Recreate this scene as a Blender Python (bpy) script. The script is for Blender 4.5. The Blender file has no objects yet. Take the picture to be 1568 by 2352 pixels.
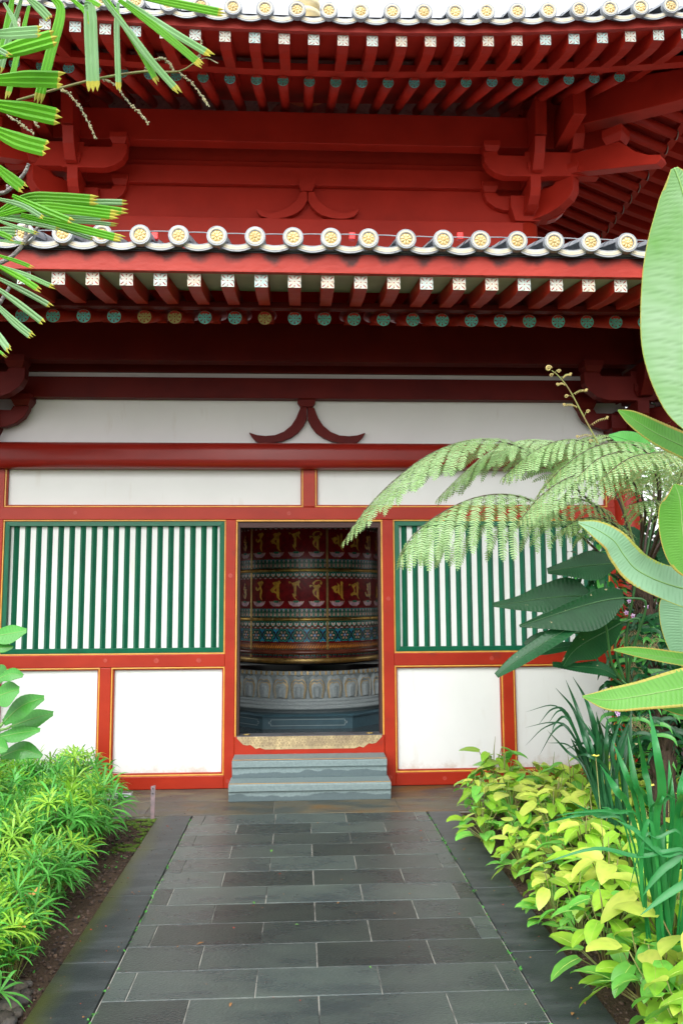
import bpy, bmesh, math, random
from mathutils import Vector, Matrix, Euler
from mathutils.geometry import tessellate_polygon
random.seed(7)
SC = bpy.context.scene
COL = SC.collection

# ------------------------------------------------------------------ camera
FPX = 1882.62                      # focal length for a picture 1568 x 2352
YAW, PITCH, ROLL = math.radians(2.862), math.radians(6.043), math.radians(-0.311)
CAM = Vector((0.0, -6.9938, 1.55))
_f = Vector((math.sin(YAW)*math.cos(PITCH), math.cos(YAW)*math.cos(PITCH), math.sin(PITCH)))
_r0 = Vector((math.cos(YAW), -math.sin(YAW), 0.0)); _u0 = _r0.cross(_f)
CR = _r0*math.cos(ROLL) + _u0*math.sin(ROLL)
CU = -_r0*math.sin(ROLL) + _u0*math.cos(ROLL)
CF = _f
cam = bpy.data.cameras.new('camera')
cam.sensor_fit = 'VERTICAL'; cam.sensor_height = 36.0
cam.lens = 36.0*FPX/2352.0
cam.clip_start = 0.05; cam.clip_end = 600
co = bpy.data.objects.new('camera', cam); COL.objects.link(co)
co.matrix_world = Matrix(((CR.x, CU.x, -CF.x, CAM.x), (CR.y, CU.y, -CF.y, CAM.y), (CR.z, CU.z, -CF.z, CAM.z), (0, 0, 0, 1)))
SC.camera = co

def ray(x, y): return CR*((x-784)/FPX) + CU*((1176-y)/FPX) + CF
def onY(x, y, Y):                  # the point of the vertical plane Y seen at picture point x, y
    d = ray(x, y); return CAM + d*((Y-CAM.y)/d.y)
def onZ(x, y, z):
    d = ray(x, y); return CAM + d*((z-CAM.z)/d.z)
def at(x, y, dist): return CAM + ray(x, y)*dist

# ------------------------------------------------------------------ light: bright overcast day
SUN_EL, SUN_AZ = math.radians(40), math.radians(200)   # azimuth measured from +Y clockwise: from behind the camera, left
w = bpy.data.worlds.new('World'); SC.world = w; w.use_nodes = True
nt = w.node_tree; nt.nodes.clear()
wo = nt.nodes.new('ShaderNodeOutputWorld'); bg = nt.nodes.new('ShaderNodeBackground')
sky = nt.nodes.new('ShaderNodeTexSky'); sky.sky_type = 'NISHITA'; sky.sun_disc = False
sky.sun_elevation = SUN_EL; sky.sun_rotation = SUN_AZ
sky.air_density = 1.0; sky.dust_density = 2.0; sky.ozone_density = 1.0
hs = nt.nodes.new('ShaderNodeHueSaturation'); hs.inputs['Saturation'].default_value = 0.12
hs.inputs['Value'].default_value = 1.0
nt.links.new(sky.outputs[0], hs.inputs['Color'])
tc = nt.nodes.new('ShaderNodeTexCoord'); sx = nt.nodes.new('ShaderNodeSeparateXYZ'); nt.links.new(tc.outputs['Generated'], sx.inputs[0])
ov = nt.nodes.new('ShaderNodeMapRange'); ov.inputs['From Min'].default_value = 0.0; ov.inputs['From Max'].default_value = 1.0   # overcast: the zenith is brighter than the horizon
ov.inputs['To Min'].default_value = 0.85; ov.inputs['To Max'].default_value = 1.85; nt.links.new(sx.outputs['Z'], ov.inputs['Value'])
mv = nt.nodes.new('ShaderNodeMix'); mv.data_type = 'RGBA'; mv.blend_type = 'MULTIPLY'; mv.inputs['Factor'].default_value = 1.0
nt.links.new(hs.outputs[0], mv.inputs['A']); nt.links.new(ov.outputs[0], mv.inputs['B']); nt.links.new(mv.outputs['Result'], bg.inputs[0])
bg.inputs[1].default_value = 0.15
nt.links.new(bg.outputs[0], wo.inputs[0])
sl = bpy.data.lights.new('sun', 'SUN'); sl.energy = 0.3; sl.angle = math.radians(60); sl.color = (1.0, 0.97, 0.93)
so = bpy.data.objects.new('sun', sl); COL.objects.link(so)
sd = Vector((math.sin(SUN_AZ)*math.cos(SUN_EL), math.cos(SUN_AZ)*math.cos(SUN_EL), math.sin(SUN_EL)))
so.rotation_euler = (-sd).to_track_quat('-Z', 'Y').to_euler()
SC.view_settings.view_transform = 'Standard'; SC.view_settings.look = 'None'
SC.view_settings.exposure = 1.13; SC.view_settings.gamma = 1.0
SC.cycles.max_bounces = 8; SC.cycles.diffuse_bounces = 5; SC.cycles.glossy_bounces = 3; SC.cycles.transmission_bounces = 4
SC.cycles.use_adaptive_sampling = True; SC.cycles.adaptive_threshold = 0.02

# ------------------------------------------------------------------ materials
def mat(name, col, rough=0.5, col2=None, scale=4.0, detail=4.0, bump=0.0, bscale=40.0, metal=0.0, spec=0.5,
        stretch=(1, 1, 1), island=0.0, coat=0.0, trans=0.0, rough2=None, lo=0.35, hi=0.65, objrand=0.0, dirt=None):
    m = bpy.data.materials.new(name); m.use_nodes = True
    n = m.node_tree.nodes; l = m.node_tree.links; p = n['Principled BSDF']
    p.inputs['Roughness'].default_value = rough; p.inputs['Metallic'].default_value = metal
    p.inputs['Specular IOR Level'].default_value = spec
    if coat: p.inputs['Coat Weight'].default_value = coat; p.inputs['Coat Roughness'].default_value = 0.15
    geo = n.new('ShaderNodeNewGeometry')
    mp = n.new('ShaderNodeMapping'); mp.inputs['Scale'].default_value = stretch
    l.new(geo.outputs['Position'], mp.inputs['Vector'])
    out = None
    rgb = n.new('ShaderNodeRGB'); rgb.outputs[0].default_value = (*col, 1); out = rgb.outputs[0]
    if col2 is not None:
        no = n.new('ShaderNodeTexNoise'); no.inputs['Scale'].default_value = scale; no.inputs['Detail'].default_value = detail
        no.inputs['Roughness'].default_value = 0.6
        l.new(mp.outputs[0], no.inputs['Vector'])
        mr = n.new('ShaderNodeMapRange'); mr.inputs['From Min'].default_value = lo; mr.inputs['From Max'].default_value = hi
        l.new(no.outputs['Fac'], mr.inputs['Value'])
        mx = n.new('ShaderNodeMix'); mx.data_type = 'RGBA'; mx.inputs['B'].default_value = (*col2, 1)
        l.new(out, mx.inputs['A']); l.new(mr.outputs[0], mx.inputs['Factor']); out = mx.outputs['Result']
        if rough2 is not None:
            m2 = n.new('ShaderNodeMapRange'); m2.inputs['To Min'].default_value = rough; m2.inputs['To Max'].default_value = rough2
            l.new(mr.outputs[0], m2.inputs['Value']); l.new(m2.outputs[0], p.inputs['Roughness'])
    if dirt is not None:           # (colour, scale, lo, hi, stretch): grime with its own patchy shape
        dc, ds, dl, dh, dst = dirt
        mp2 = n.new('ShaderNodeMapping'); mp2.inputs['Scale'].default_value = dst; l.new(geo.outputs['Position'], mp2.inputs['Vector'])
        no = n.new('ShaderNodeTexNoise'); no.inputs['Scale'].default_value = ds; no.inputs['Detail'].default_value = 6
        l.new(mp2.outputs[0], no.inputs['Vector'])
        mr = n.new('ShaderNodeMapRange'); mr.inputs['From Min'].default_value = dl; mr.inputs['From Max'].default_value = dh
        l.new(no.outputs['Fac'], mr.inputs['Value'])
        mx = n.new('ShaderNodeMix'); mx.data_type = 'RGBA'; mx.inputs['B'].default_value = (*dc, 1)
        l.new(out, mx.inputs['A']); l.new(mr.outputs[0], mx.inputs['Factor']); out = mx.outputs['Result']
    if island or objrand:
        add = n.new('ShaderNodeMath'); add.operation = 'ADD'; add.inputs[0].default_value = 0; add.inputs[1].default_value = 0
        if island:
            a = n.new('ShaderNodeMapRange'); a.inputs['To Min'].default_value = -island; a.inputs['To Max'].default_value = island
            l.new(geo.outputs['Random Per Island'], a.inputs['Value']); l.new(a.outputs[0], add.inputs[0])
        if objrand:
            oi = n.new('ShaderNodeObjectInfo'); a = n.new('ShaderNodeMapRange')
            a.inputs['To Min'].default_value = -objrand; a.inputs['To Max'].default_value = objrand
            l.new(oi.outputs['Random'], a.inputs['Value']); l.new(a.outputs[0], add.inputs[1])
        ad1 = n.new('ShaderNodeMath'); ad1.operation = 'ADD'; ad1.inputs[1].default_value = 1.0; l.new(add.outputs[0], ad1.inputs[0])
        h = n.new('ShaderNodeHueSaturation'); l.new(out, h.inputs['Color']); l.new(ad1.outputs[0], h.inputs['Value']); out = h.outputs[0]
    l.new(out, p.inputs['Base Color'])
    if bump:
        nb = n.new('ShaderNodeTexNoise'); nb.inputs['Scale'].default_value = bscale; nb.inputs['Detail'].default_value = 5
        l.new(mp.outputs[0], nb.inputs['Vector'])
        b = n.new('ShaderNodeBump'); b.inputs['Strength'].default_value = bump; b.inputs['Distance'].default_value = 0.01
        l.new(nb.outputs['Fac'], b.inputs['Height']); l.new(b.outputs[0], p.inputs['Normal'])
    if trans:                       # light passes through thin leaves
        t = n.new('ShaderNodeBsdfTranslucent'); l.new(out, t.inputs['Color'])
        ms = n.new('ShaderNodeMixShader'); ms.inputs[0].default_value = trans
        l.new(p.outputs[0], ms.inputs[1]); l.new(t.outputs[0], ms.inputs[2])
        l.new(ms.outputs[0], n['Material Output'].inputs['Surface'])
    return m

M = {}
M['red'] = mat('red_paint', (0.40, 0.030, 0.010), 0.36, (0.31, 0.020, 0.008), 2.5, spec=0.26, bump=0.12, bscale=14, stretch=(0.6, 1, 1),
               dirt=((0.16, 0.03, 0.02), 5.0, 0.62, 0.78, (1, 1, 1)))
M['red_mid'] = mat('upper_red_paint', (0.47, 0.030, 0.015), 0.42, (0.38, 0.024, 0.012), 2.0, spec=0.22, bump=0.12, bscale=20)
M['red_shaded'] = mat('shaded_red_paint', (0.13, 0.009, 0.006), 0.5, (0.09, 0.006, 0.005), 2.0, spec=0.15, bump=0.12, bscale=20)  # the red darkened, so the shade under the lower eave is in the colour
M['red_fascia'] = mat('red_paint_weathered', (0.50, 0.045, 0.028), 0.45, (0.40, 0.03, 0.018), 3.0, bump=0.5, bscale=30, stretch=(0.5, 1, 1),
               dirt=((0.08, 0.02, 0.015), 6.0, 0.56, 0.75, (1, 1, 2.2)))
M['white'] = mat('white_plaster', (0.76, 0.77, 0.75), 0.6, (0.71, 0.72, 0.70), 1.2, bump=0.08, bscale=8, dirt=((0.62, 0.60, 0.54), 2.5, 0.62, 0.85, (3.5, 1, 0.8)))
M['cream'] = mat('cream_soffit', (0.42, 0.43, 0.30), 0.7, (0.34, 0.35, 0.25), 3)
M['green'] = mat('green_paint', (0.005, 0.125, 0.060), 0.42, (0.004, 0.10, 0.05), 5, spec=0.3, bump=0.08, bscale=30)
M['gold'] = mat('gold_paint', (0.72, 0.36, 0.06), 0.35, (0.55, 0.25, 0.04), 9, bump=0.05)
M['goldm'] = mat('gilt_metal', (0.80, 0.52, 0.14), 0.34, (0.45, 0.28, 0.07), 14, metal=1.0, bump=0.6, bscale=70)
M['gilt_pale'] = mat('pale_gilt_plate', (0.66, 0.52, 0.28), 0.42, (0.36, 0.28, 0.17), 7, metal=0.45, bump=0.3, bscale=90)
M['brass'] = mat('brass', (0.62, 0.44, 0.16), 0.38, (0.36, 0.27, 0.10), 12, metal=0.9, bump=0.4, bscale=60)
M['tileblue'] = mat('glazed_tile', (0.25, 0.28, 0.31), 0.45, (0.36, 0.38, 0.40), 16, objrand=0.15, bump=0.15, dirt=((0.06, 0.07, 0.08), 12, 0.6, 0.75, (1, 1, 1)))
M['tilecream'] = mat('tile_cream_line', (0.60, 0.53, 0.36), 0.5, (0.64, 0.60, 0.48), 20)
M['bossgold'] = mat('boss_gold', (0.80, 0.62, 0.22), 0.5, (0.72, 0.46, 0.10), 35, bump=0.3)
M['bosspale'] = mat('boss_pale_gold', (0.78, 0.66, 0.36), 0.5, (0.68, 0.50, 0.20), 30, objrand=0.15)
M['tiledark'] = mat('tile_underside', (0.15, 0.18, 0.21), 0.8, (0.10, 0.12, 0.14), 10)
for k, c in enumerate([(0.50, 0.64, 0.58), (0.62, 0.54, 0.38), (0.38, 0.60, 0.58), (0.58, 0.56, 0.45)]):
    M['plate%d' % k] = mat('rosette_pale_%d' % k, c, 0.5, (0.56, 0.58, 0.52), 30)
for k, c in enumerate([(0.15, 0.72, 0.60), (0.18, 0.75, 0.70), (0.13, 0.60, 0.48), (0.50, 0.48, 0.16)]):
    M['disc%d' % k] = mat('rosette_verdigris_%d' % k, c, 0.55, tuple(v*0.75 for v in c), 30)
M['stone'] = mat('blue_grey_granite', (0.22, 0.29, 0.29), 0.6, (0.17, 0.23, 0.235), 60, detail=8, bump=0.35, bscale=180, rough2=0.6)
M['stone2'] = mat('carved_blue_stone', (0.37, 0.42, 0.42), 0.5, (0.28, 0.33, 0.34), 50, detail=8, bump=0.3, bscale=120)
M['plinth'] = mat('dark_blue_plinth', (0.06, 0.13, 0.16), 0.3, (0.045, 0.10, 0.125), 8)
M['floorin'] = mat('dark_floor_tile', (0.05, 0.075, 0.085), 0.25, (0.04, 0.06, 0.07), 6)
M['black'] = mat('near_black', (0.012, 0.012, 0.014), 0.4)
M['darkwood'] = mat('dark_interior', (0.05, 0.015, 0.012), 0.6)

# ------------------------------------------------------------------ mesh collector
WL = {}                             # world location of every object, for parenting
class MB:
    def __init__(s): s.v = []; s.f = []; s.m = []; s.sm = []; s.vein = {}
    def add(s, vs, fs, mi=0, sm=False):
        o = len(s.v); s.v += [tuple(v) for v in vs]
        for f in fs: s.f.append(tuple(i+o for i in f)); s.m.append(mi); s.sm.append(sm)
        return s
    def box(s, x0, x1, y0, y1, z0, z1, mi=0):
        return s.add([(x0,y0,z0),(x1,y0,z0),(x1,y1,z0),(x0,y1,z0),(x0,y0,z1),(x1,y0,z1),(x1,y1,z1),(x0,y1,z1)],
                     [(3,2,1,0),(4,5,6,7),(0,1,5,4),(1,2,6,5),(2,3,7,6),(3,0,4,7)], mi)
    def hexa(s, p, mi=0):          # 8 corners: 4 of the bottom, 4 of the top
        return s.add(p, [(3,2,1,0),(4,5,6,7),(0,1,5,4),(1,2,6,5),(2,3,7,6),(3,0,4,7)], mi)
    def prism(s, pts, fn, a, b, mi=0, mside=None):   # polygon pts (2-D), fn(p, t) -> 3-D, between a and b
        n = len(pts); vs = [fn(p, a) for p in pts] + [fn(p, b) for p in pts]
        tri = tessellate_polygon([[Vector((p[0], p[1], 0)) for p in pts]])
        A = sum(pts[i][0]*pts[(i+1) % n][1]-pts[(i+1) % n][0]*pts[i][1] for i in range(n))
        s.add(vs, [tuple(t) for t in tri], mi)
        o = len(s.v)-2*n
        for t in tri: s.f.append(tuple(i+n+o for i in reversed(t))); s.m.append(mi); s.sm.append(False)
        for i in range(n):
            j = (i+1) % n; s.f.append((o+i, o+j, o+j+n, o+i+n)); s.m.append(mi if mside is None else mside); s.sm.append(False)
        return s
    def tube(s, pts, r, n=8, mi=0, cap=True, sm=True):
        pts = [Vector(p) for p in pts]; R = r if isinstance(r, (list, tuple)) else [r]*len(pts)
        vs = []; up = None
        for i, p in enumerate(pts):
            t = (pts[min(i+1, len(pts)-1)]-pts[max(i-1, 0)]).normalized()
            if up is None: up = Vector((0, 0, 1)) if abs(t.z) < 0.9 else Vector((1, 0, 0))
            a = t.cross(up); a.normalize(); b = a.cross(t); up = b
            for k in range(n):
                an = 2*math.pi*k/n; vs.append(p+(a*math.cos(an)+b*math.sin(an))*R[i])
        fs = []
        for i in range(len(pts)-1):
            for k in range(n):
                k2 = (k+1) % n; fs.append((i*n+k, i*n+k2, (i+1)*n+k2, (i+1)*n+k))
        s.add(vs, fs, mi, sm)
        if cap:
            o = len(s.v)-len(vs)
            s.f.append(tuple(o+k for k in range(n))[::-1]); s.m.append(mi); s.sm.append(False)
            s.f.append(tuple(o+(len(pts)-1)*n+k for k in range(n))); s.m.append(mi); s.sm.append(False)
        return s
    def lathe(s, prof, c, n=48, mi=0, a0=0, a1=2*math.pi, sm=True):   # prof: [(r, z)]
        full = abs(a1-a0-2*math.pi) < 1e-6; nn = n if full else n+1
        vs = []
        for r, z in prof:
            for k in range(nn):
                an = a0+(a1-a0)*k/n; vs.append((c[0]+r*math.cos(an), c[1]+r*math.sin(an), z))
        fs = []
        for i in range(len(prof)-1):
            for k in range(n):
                k2 = (k+1) % nn; fs.append((i*nn+k, i*nn+k2, (i+1)*nn+k2, (i+1)*nn+k))
        return s.add(vs, fs, mi, sm)
    def build(s, name, mats, parent=None, origin=None, bevel=0.0, kind=None, solid=0.0, seg=2, normals=True):
        if not isinstance(mats, (list, tuple)): mats = [mats]
        if origin is None:
            n = len(s.v); origin = Vector((sum(v[0] for v in s.v)/n, sum(v[1] for v in s.v)/n, min(v[2] for v in s.v)))
        origin = Vector(origin)
        me = bpy.data.meshes.new(name)
        me.from_pydata([tuple(Vector(v)-origin) for v in s.v], [], s.f)
        for mm in mats: me.materials.append(M[mm] if isinstance(mm, str) else mm)
        me.polygons.foreach_set('material_index', s.m); me.polygons.foreach_set('use_smooth', s.sm)
        if normals:
            b = bmesh.new(); b.from_mesh(me); bmesh.ops.recalc_face_normals(b, faces=b.faces); b.to_mesh(me); b.free()
        if s.vein:
            at_ = me.attributes.new('vein', 'FLOAT', 'POINT')
            at_.data.foreach_set('value', [s.vein.get(i, 0.0) for i in range(len(s.v))])
        me.update()
        o = bpy.data.objects.new(name, me); COL.objects.link(o)
        WL[o.name] = origin.copy()
        if parent is not None: o.parent = parent; o.location = origin-WL[parent.name]
        else: o.location = origin
        if bevel:
            bm_ = o.modifiers.new('bevel', 'BEVEL'); bm_.width = bevel; bm_.segments = seg; bm_.limit_method = 'ANGLE'; bm_.angle_limit = math.radians(40)
            bm_.harden_normals = False
        if solid:
            sm_ = o.modifiers.new('thickness', 'SOLIDIFY'); sm_.thickness = solid; sm_.offset = 0
        if kind: o['kind'] = kind
        return o
def tag(o, label=None, cat=None, group=None, kind=None):
    if label: o['label'] = label
    if cat: o['category'] = cat
    if group: o['group'] = group
    if kind: o['kind'] = kind
    return o
def empty(name, loc):
    o = bpy.data.objects.new(name, None); COL.objects.link(o); o.location = loc; o.empty_display_size = 0.1
    WL[o.name] = Vector(loc); return o
def copy_tree(o, parent=None):
    c = o.copy(); COL.objects.link(c); c.parent = parent
    WL[c.name] = WL[o.name].copy()
    for ch in list(o.children): copy_tree(ch, c)
    return c

def soot_and_shade(m, z0, z1, period, phase):       # run-off stains plus painted shade streaks below the gaps between the tiles
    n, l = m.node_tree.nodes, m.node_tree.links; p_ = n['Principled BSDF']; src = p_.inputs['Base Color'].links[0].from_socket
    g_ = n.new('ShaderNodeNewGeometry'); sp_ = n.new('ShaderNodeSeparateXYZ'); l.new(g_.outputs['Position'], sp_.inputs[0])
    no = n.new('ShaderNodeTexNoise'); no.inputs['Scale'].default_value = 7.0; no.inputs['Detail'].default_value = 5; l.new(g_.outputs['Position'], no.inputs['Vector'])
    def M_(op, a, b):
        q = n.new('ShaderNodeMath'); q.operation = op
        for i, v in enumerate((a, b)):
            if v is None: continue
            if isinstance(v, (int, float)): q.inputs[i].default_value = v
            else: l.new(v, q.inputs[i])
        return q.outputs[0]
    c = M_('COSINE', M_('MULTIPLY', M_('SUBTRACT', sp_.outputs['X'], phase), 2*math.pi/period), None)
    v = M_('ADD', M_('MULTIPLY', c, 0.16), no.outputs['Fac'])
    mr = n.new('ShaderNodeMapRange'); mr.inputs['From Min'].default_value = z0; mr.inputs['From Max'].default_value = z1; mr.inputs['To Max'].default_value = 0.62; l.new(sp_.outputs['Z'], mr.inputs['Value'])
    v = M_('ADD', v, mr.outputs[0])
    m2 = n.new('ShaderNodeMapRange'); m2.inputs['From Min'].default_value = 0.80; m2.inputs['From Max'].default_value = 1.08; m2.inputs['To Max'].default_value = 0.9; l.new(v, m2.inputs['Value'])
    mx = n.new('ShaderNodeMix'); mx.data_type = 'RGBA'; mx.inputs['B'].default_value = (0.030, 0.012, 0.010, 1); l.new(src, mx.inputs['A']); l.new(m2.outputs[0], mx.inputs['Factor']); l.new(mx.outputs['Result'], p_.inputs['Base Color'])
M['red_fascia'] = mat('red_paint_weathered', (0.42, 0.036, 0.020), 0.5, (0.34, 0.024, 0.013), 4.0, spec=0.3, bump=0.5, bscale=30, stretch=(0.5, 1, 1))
M['red_fascia2'] = mat('upper_red_weathered', (0.40, 0.036, 0.024), 0.5, (0.33, 0.026, 0.016), 4.0, spec=0.3, bump=0.4, bscale=30, stretch=(0.5, 1, 1))
soot_and_shade(M['red_fascia'], 3.66, 3.765, 0.2406, -0.89)

def wet(m):                           # damp line along the foot of each riser
    n, l = m.node_tree.nodes, m.node_tree.links; p_ = n['Principled BSDF']; src = p_.inputs['Base Color'].links[0].from_socket
    g_ = n.new('ShaderNodeNewGeometry'); sp_ = n.new('ShaderNodeSeparateXYZ'); l.new(g_.outputs['Position'], sp_.inputs[0])
    sn = n.new('ShaderNodeSeparateXYZ'); l.new(g_.outputs['Normal'], sn.inputs[0])
    no = n.new('ShaderNodeTexNoise'); no.inputs['Scale'].default_value = 5.5; no.inputs['Detail'].default_value = 6; mp = n.new('ShaderNodeMapping'); mp.inputs['Scale'].default_value = (1, 1, 0.4)
    l.new(g_.outputs['Position'], mp.inputs['Vector']); l.new(mp.outputs[0], no.inputs['Vector'])
    mo = n.new('ShaderNodeMath'); mo.operation = 'MODULO'; mo.inputs[1].default_value = 0.1345; l.new(sp_.outputs['Z'], mo.inputs[0])
    mr = n.new('ShaderNodeMapRange'); mr.inputs['From Max'].default_value = 0.10; l.new(mo.outputs[0], mr.inputs['Value'])
    sb = n.new('ShaderNodeMath'); sb.operation = 'SUBTRACT'; l.new(no.outputs['Fac'], sb.inputs[0]); l.new(mr.outputs[0], sb.inputs[1])
    m2 = n.new('ShaderNodeMapRange'); m2.inputs['From Min'].default_value = 0.02; m2.inputs['From Max'].default_value = 0.10; m2.inputs['To Max'].default_value = 0.75; l.new(sb.outputs[0], m2.inputs['Value'])
    ny = n.new('ShaderNodeMath'); ny.operation = 'LESS_THAN'; ny.inputs[1].default_value = -0.5; l.new(sn.outputs['Y'], ny.inputs[0])
    mu = n.new('ShaderNodeMath'); mu.operation = 'MULTIPLY'; l.new(m2.outputs[0], mu.inputs[0]); l.new(ny.outputs[0], mu.inputs[1])
    mx = n.new('ShaderNodeMix'); mx.data_type = 'RGBA'; mx.inputs['B'].default_value = (0.055, 0.085, 0.095, 1); l.new(src, mx.inputs['A']); l.new(mu.outputs[0], mx.inputs['Factor']); l.new(mx.outputs['Result'], p_.inputs['Base Color'])
wet(M['stone'])

def splash(m):                        # earth splashed up the foot of the plaster
    n, l = m.node_tree.nodes, m.node_tree.links; p_ = n['Principled BSDF']; src = p_.inputs['Base Color'].links[0].from_socket
    g_ = n.new('ShaderNodeNewGeometry'); sp_ = n.new('ShaderNodeSeparateXYZ'); l.new(g_.outputs['Position'], sp_.inputs[0])
    no = n.new('ShaderNodeTexNoise'); no.inputs['Scale'].default_value = 9; no.inputs['Detail'].default_value = 10; no.inputs['Roughness'].default_value = .7; l.new(g_.outputs['Position'], no.inputs['Vector'])
    mr = n.new('ShaderNodeMapRange'); mr.inputs['From Min'].default_value = 0.11; mr.inputs['From Max'].default_value = 0.30; mr.inputs['To Min'].default_value = 0.30; mr.inputs['To Max'].default_value = -0.1; l.new(sp_.outputs['Z'], mr.inputs['Value'])
    ad = n.new('ShaderNodeMath'); ad.operation = 'ADD'; l.new(no.outputs['Fac'], ad.inputs[0]); l.new(mr.outputs[0], ad.inputs[1])
    m2 = n.new('ShaderNodeMapRange'); m2.inputs['From Min'].default_value = 0.66; m2.inputs['From Max'].default_value = 0.92; m2.inputs['To Max'].default_value = 0.6; l.new(ad.outputs[0], m2.inputs['Value'])
    mx = n.new('ShaderNodeMix'); mx.data_type = 'RGBA'; mx.inputs['B'].default_value = (0.42, 0.32, 0.22, 1); l.new(src, mx.inputs['A']); l.new(m2.outputs[0], mx.inputs['Factor']); l.new(mx.outputs['Result'], p_.inputs['Base Color'])
splash(M['white'])
M['giltline'] = mat('gilt_line', (0.62, 0.44, 0.18), 0.4, (0.40, 0.28, 0.12), 30, metal=0.3)
M['gilt_far'] = mat('pale_gilding', (0.85, 0.76, 0.50), 0.5, (0.75, 0.62, 0.34), 6)
# ------------------------------------------------------------------ the ground
XC = 0.07                           # centre line of the hall
M['soil'] = mat('dark_soil', (0.05, 0.030, 0.018), 0.9, (0.11, 0.065, 0.04), 60, detail=8, bump=1.0, bscale=90)
M['paver'] = mat('dark_slate', (0.062, 0.080, 0.070), 0.34, (0.034, 0.046, 0.047), 2.4, bump=0.42, bscale=70, stretch=(1.0, 2.2, 1),
                 island=0.5, rough2=0.24, spec=0.45)
M['grout'] = mat('pale_grout', (0.34, 0.33, 0.29), 0.8, (0.04, 0.042, 0.04), 3.5, lo=0.46, hi=0.60)
M['kerb'] = mat('slate_kerb', (0.022, 0.030, 0.033), 0.42, (0.055, 0.064, 0.068), 4.0, bump=0.25, bscale=60, stretch=(1, 3, 1), island=0.12)
M['kerbmoss'] = mat('mossy_slate_kerb', (0.024, 0.032, 0.035), 0.42, (0.060, 0.072, 0.076), 2.2, spec=0.35, bump=0.3, bscale=60, stretch=(1.2, 4, 1), lo=0.45, hi=0.7, island=0.10)
def grow_moss(m):                    # algae creeping in from the planted side
    n, l = m.node_tree.nodes, m.node_tree.links; p_ = n['Principled BSDF']; src = p_.inputs['Base Color'].links[0].from_socket
    g_ = n.new('ShaderNodeNewGeometry'); sp_ = n.new('ShaderNodeSeparateXYZ'); l.new(g_.outputs['Position'], sp_.inputs[0])
    mr = n.new('ShaderNodeMapRange'); mr.inputs['From Min'].default_value = -0.84; mr.inputs['From Max'].default_value = -1.02; l.new(sp_.outputs['X'], mr.inputs['Value'])
    no = n.new('ShaderNodeTexNoise'); no.inputs['Scale'].default_value = 3.5; no.inputs['Detail'].default_value = 8; l.new(g_.outputs['Position'], no.inputs['Vector'])
    mu = n.new('ShaderNodeMath'); mu.operation = 'MULTIPLY'; l.new(mr.outputs[0], mu.inputs[0]); l.new(no.outputs['Fac'], mu.inputs[1])
    m2 = n.new('ShaderNodeMapRange'); m2.inputs['From Min'].default_value = 0.20; m2.inputs['From Max'].default_value = 0.50; l.new(mu.outputs[0], m2.inputs['Value'])
    mx = n.new('ShaderNodeMix'); mx.data_type = 'RGBA'; mx.inputs['B'].default_value = (0.060, 0.070, 0.022, 1); l.new(src, mx.inputs['A']); l.new(m2.outputs[0], mx.inputs['Factor']); l.new(mx.outputs['Result'], p_.inputs['Base Color'])
grow_moss(M['kerbmoss'])
M['terrace'] = mat('brown_slate', (0.130, 0.112, 0.072), 0.5, spec=0.3, col2=(0.060, 0.068, 0.058), scale=2.6, bump=0.4, bscale=70, stretch=(1, 3, 1),
                   island=0.2, rough2=0.3, lo=0.42, hi=0.58, dirt=((0.17, 0.095, 0.03), 1.5, 0.52, 0.66, (1, 2, 1)))

g = MB(); g.add([(-60,-60,-0.02),(60,-60,-0.02),(60,60,-0.02),(-60,60,-0.02)], [(0,1,2,3)])
g.build('ground', 'soil', kind='structure', origin=(0,0,-0.02))
def slab(mb, x0, x1, y0, y1, z, t=0.02, j=0.0019):
    e = 0.003
    x0 += j; x1 -= j; y0 += j; y1 -= j
    mb.add([(x0,y0,z-t),(x1,y0,z-t),(x1,y1,z-t),(x0,y1,z-t),(x0,y0,z-e),(x1,y0,z-e),(x1,y1,z-e),(x0,y1,z-e),
            (x0+e,y0+e,z),(x1-e,y0+e,z),(x1-e,y1-e,z),(x0+e,y1-e,z)],
           [(0,1,5,4),(1,2,6,5),(2,3,7,6),(3,0,4,7),(4,5,9,8),(5,6,10,9),(6,7,11,10),(7,4,8,11),(8,9,10,11)])
PX0, PX1 = -0.775, 0.915
p = MB(); gr = MB()
rows = [-0.835-0.2505*i for i in range(0, 26)]
for i in range(25):
    y1, y0 = rows[i], rows[i+1]
    xs = [PX0]; x = (-0.432 if i % 2 else -0.682)
    while x < PX1-0.05: xs.append(x); x += 0.502
    xs.append(PX1)
    for a, b in zip(xs[:-1], xs[1:]):
        slab(p, a, b, y0, y1, random.uniform(-0.0006, 0.0006))
p.build('path', 'paver', kind='structure', origin=(0.07,-3,0))
gr.box(PX0-0.002, PX1+0.002, rows[-1], rows[0]+0.002, -0.015, -0.0032); gr.build('path_joints', 'grout', kind='structure')
k = MB(); y = -0.84
while y > -7: slab(k, -1.022, PX0-0.006, y-0.80, y, 0.001, j=0.001); y -= 0.80
k.build('path_edging', 'kerbmoss', kind='structure')
k = MB(); y = -0.84
while y > -7: slab(k, PX1+0.006, 1.155, y-0.80, y, 0.001, j=0.001); y -= 0.80
k.build('path_edging', 'kerb', kind='structure')
t = MB(); random.seed(3)
for (ya, yb, off) in ((-0.42, -0.002, 0.0), (-0.835, -0.42, 0.35)):
    x = -5.2+off
    while x < 5.2: slab(t, x, x+0.93, ya, yb, random.uniform(-.0006, .0006), j=0.0015); x += 0.93
t.build('terrace_paving', 'terrace', kind='structure')
t = MB(); t.box(-5.2, 5.2, -0.834, -0.001, -0.015, -0.004); t.build('terrace_joints', 'grout', kind='structure')

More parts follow.
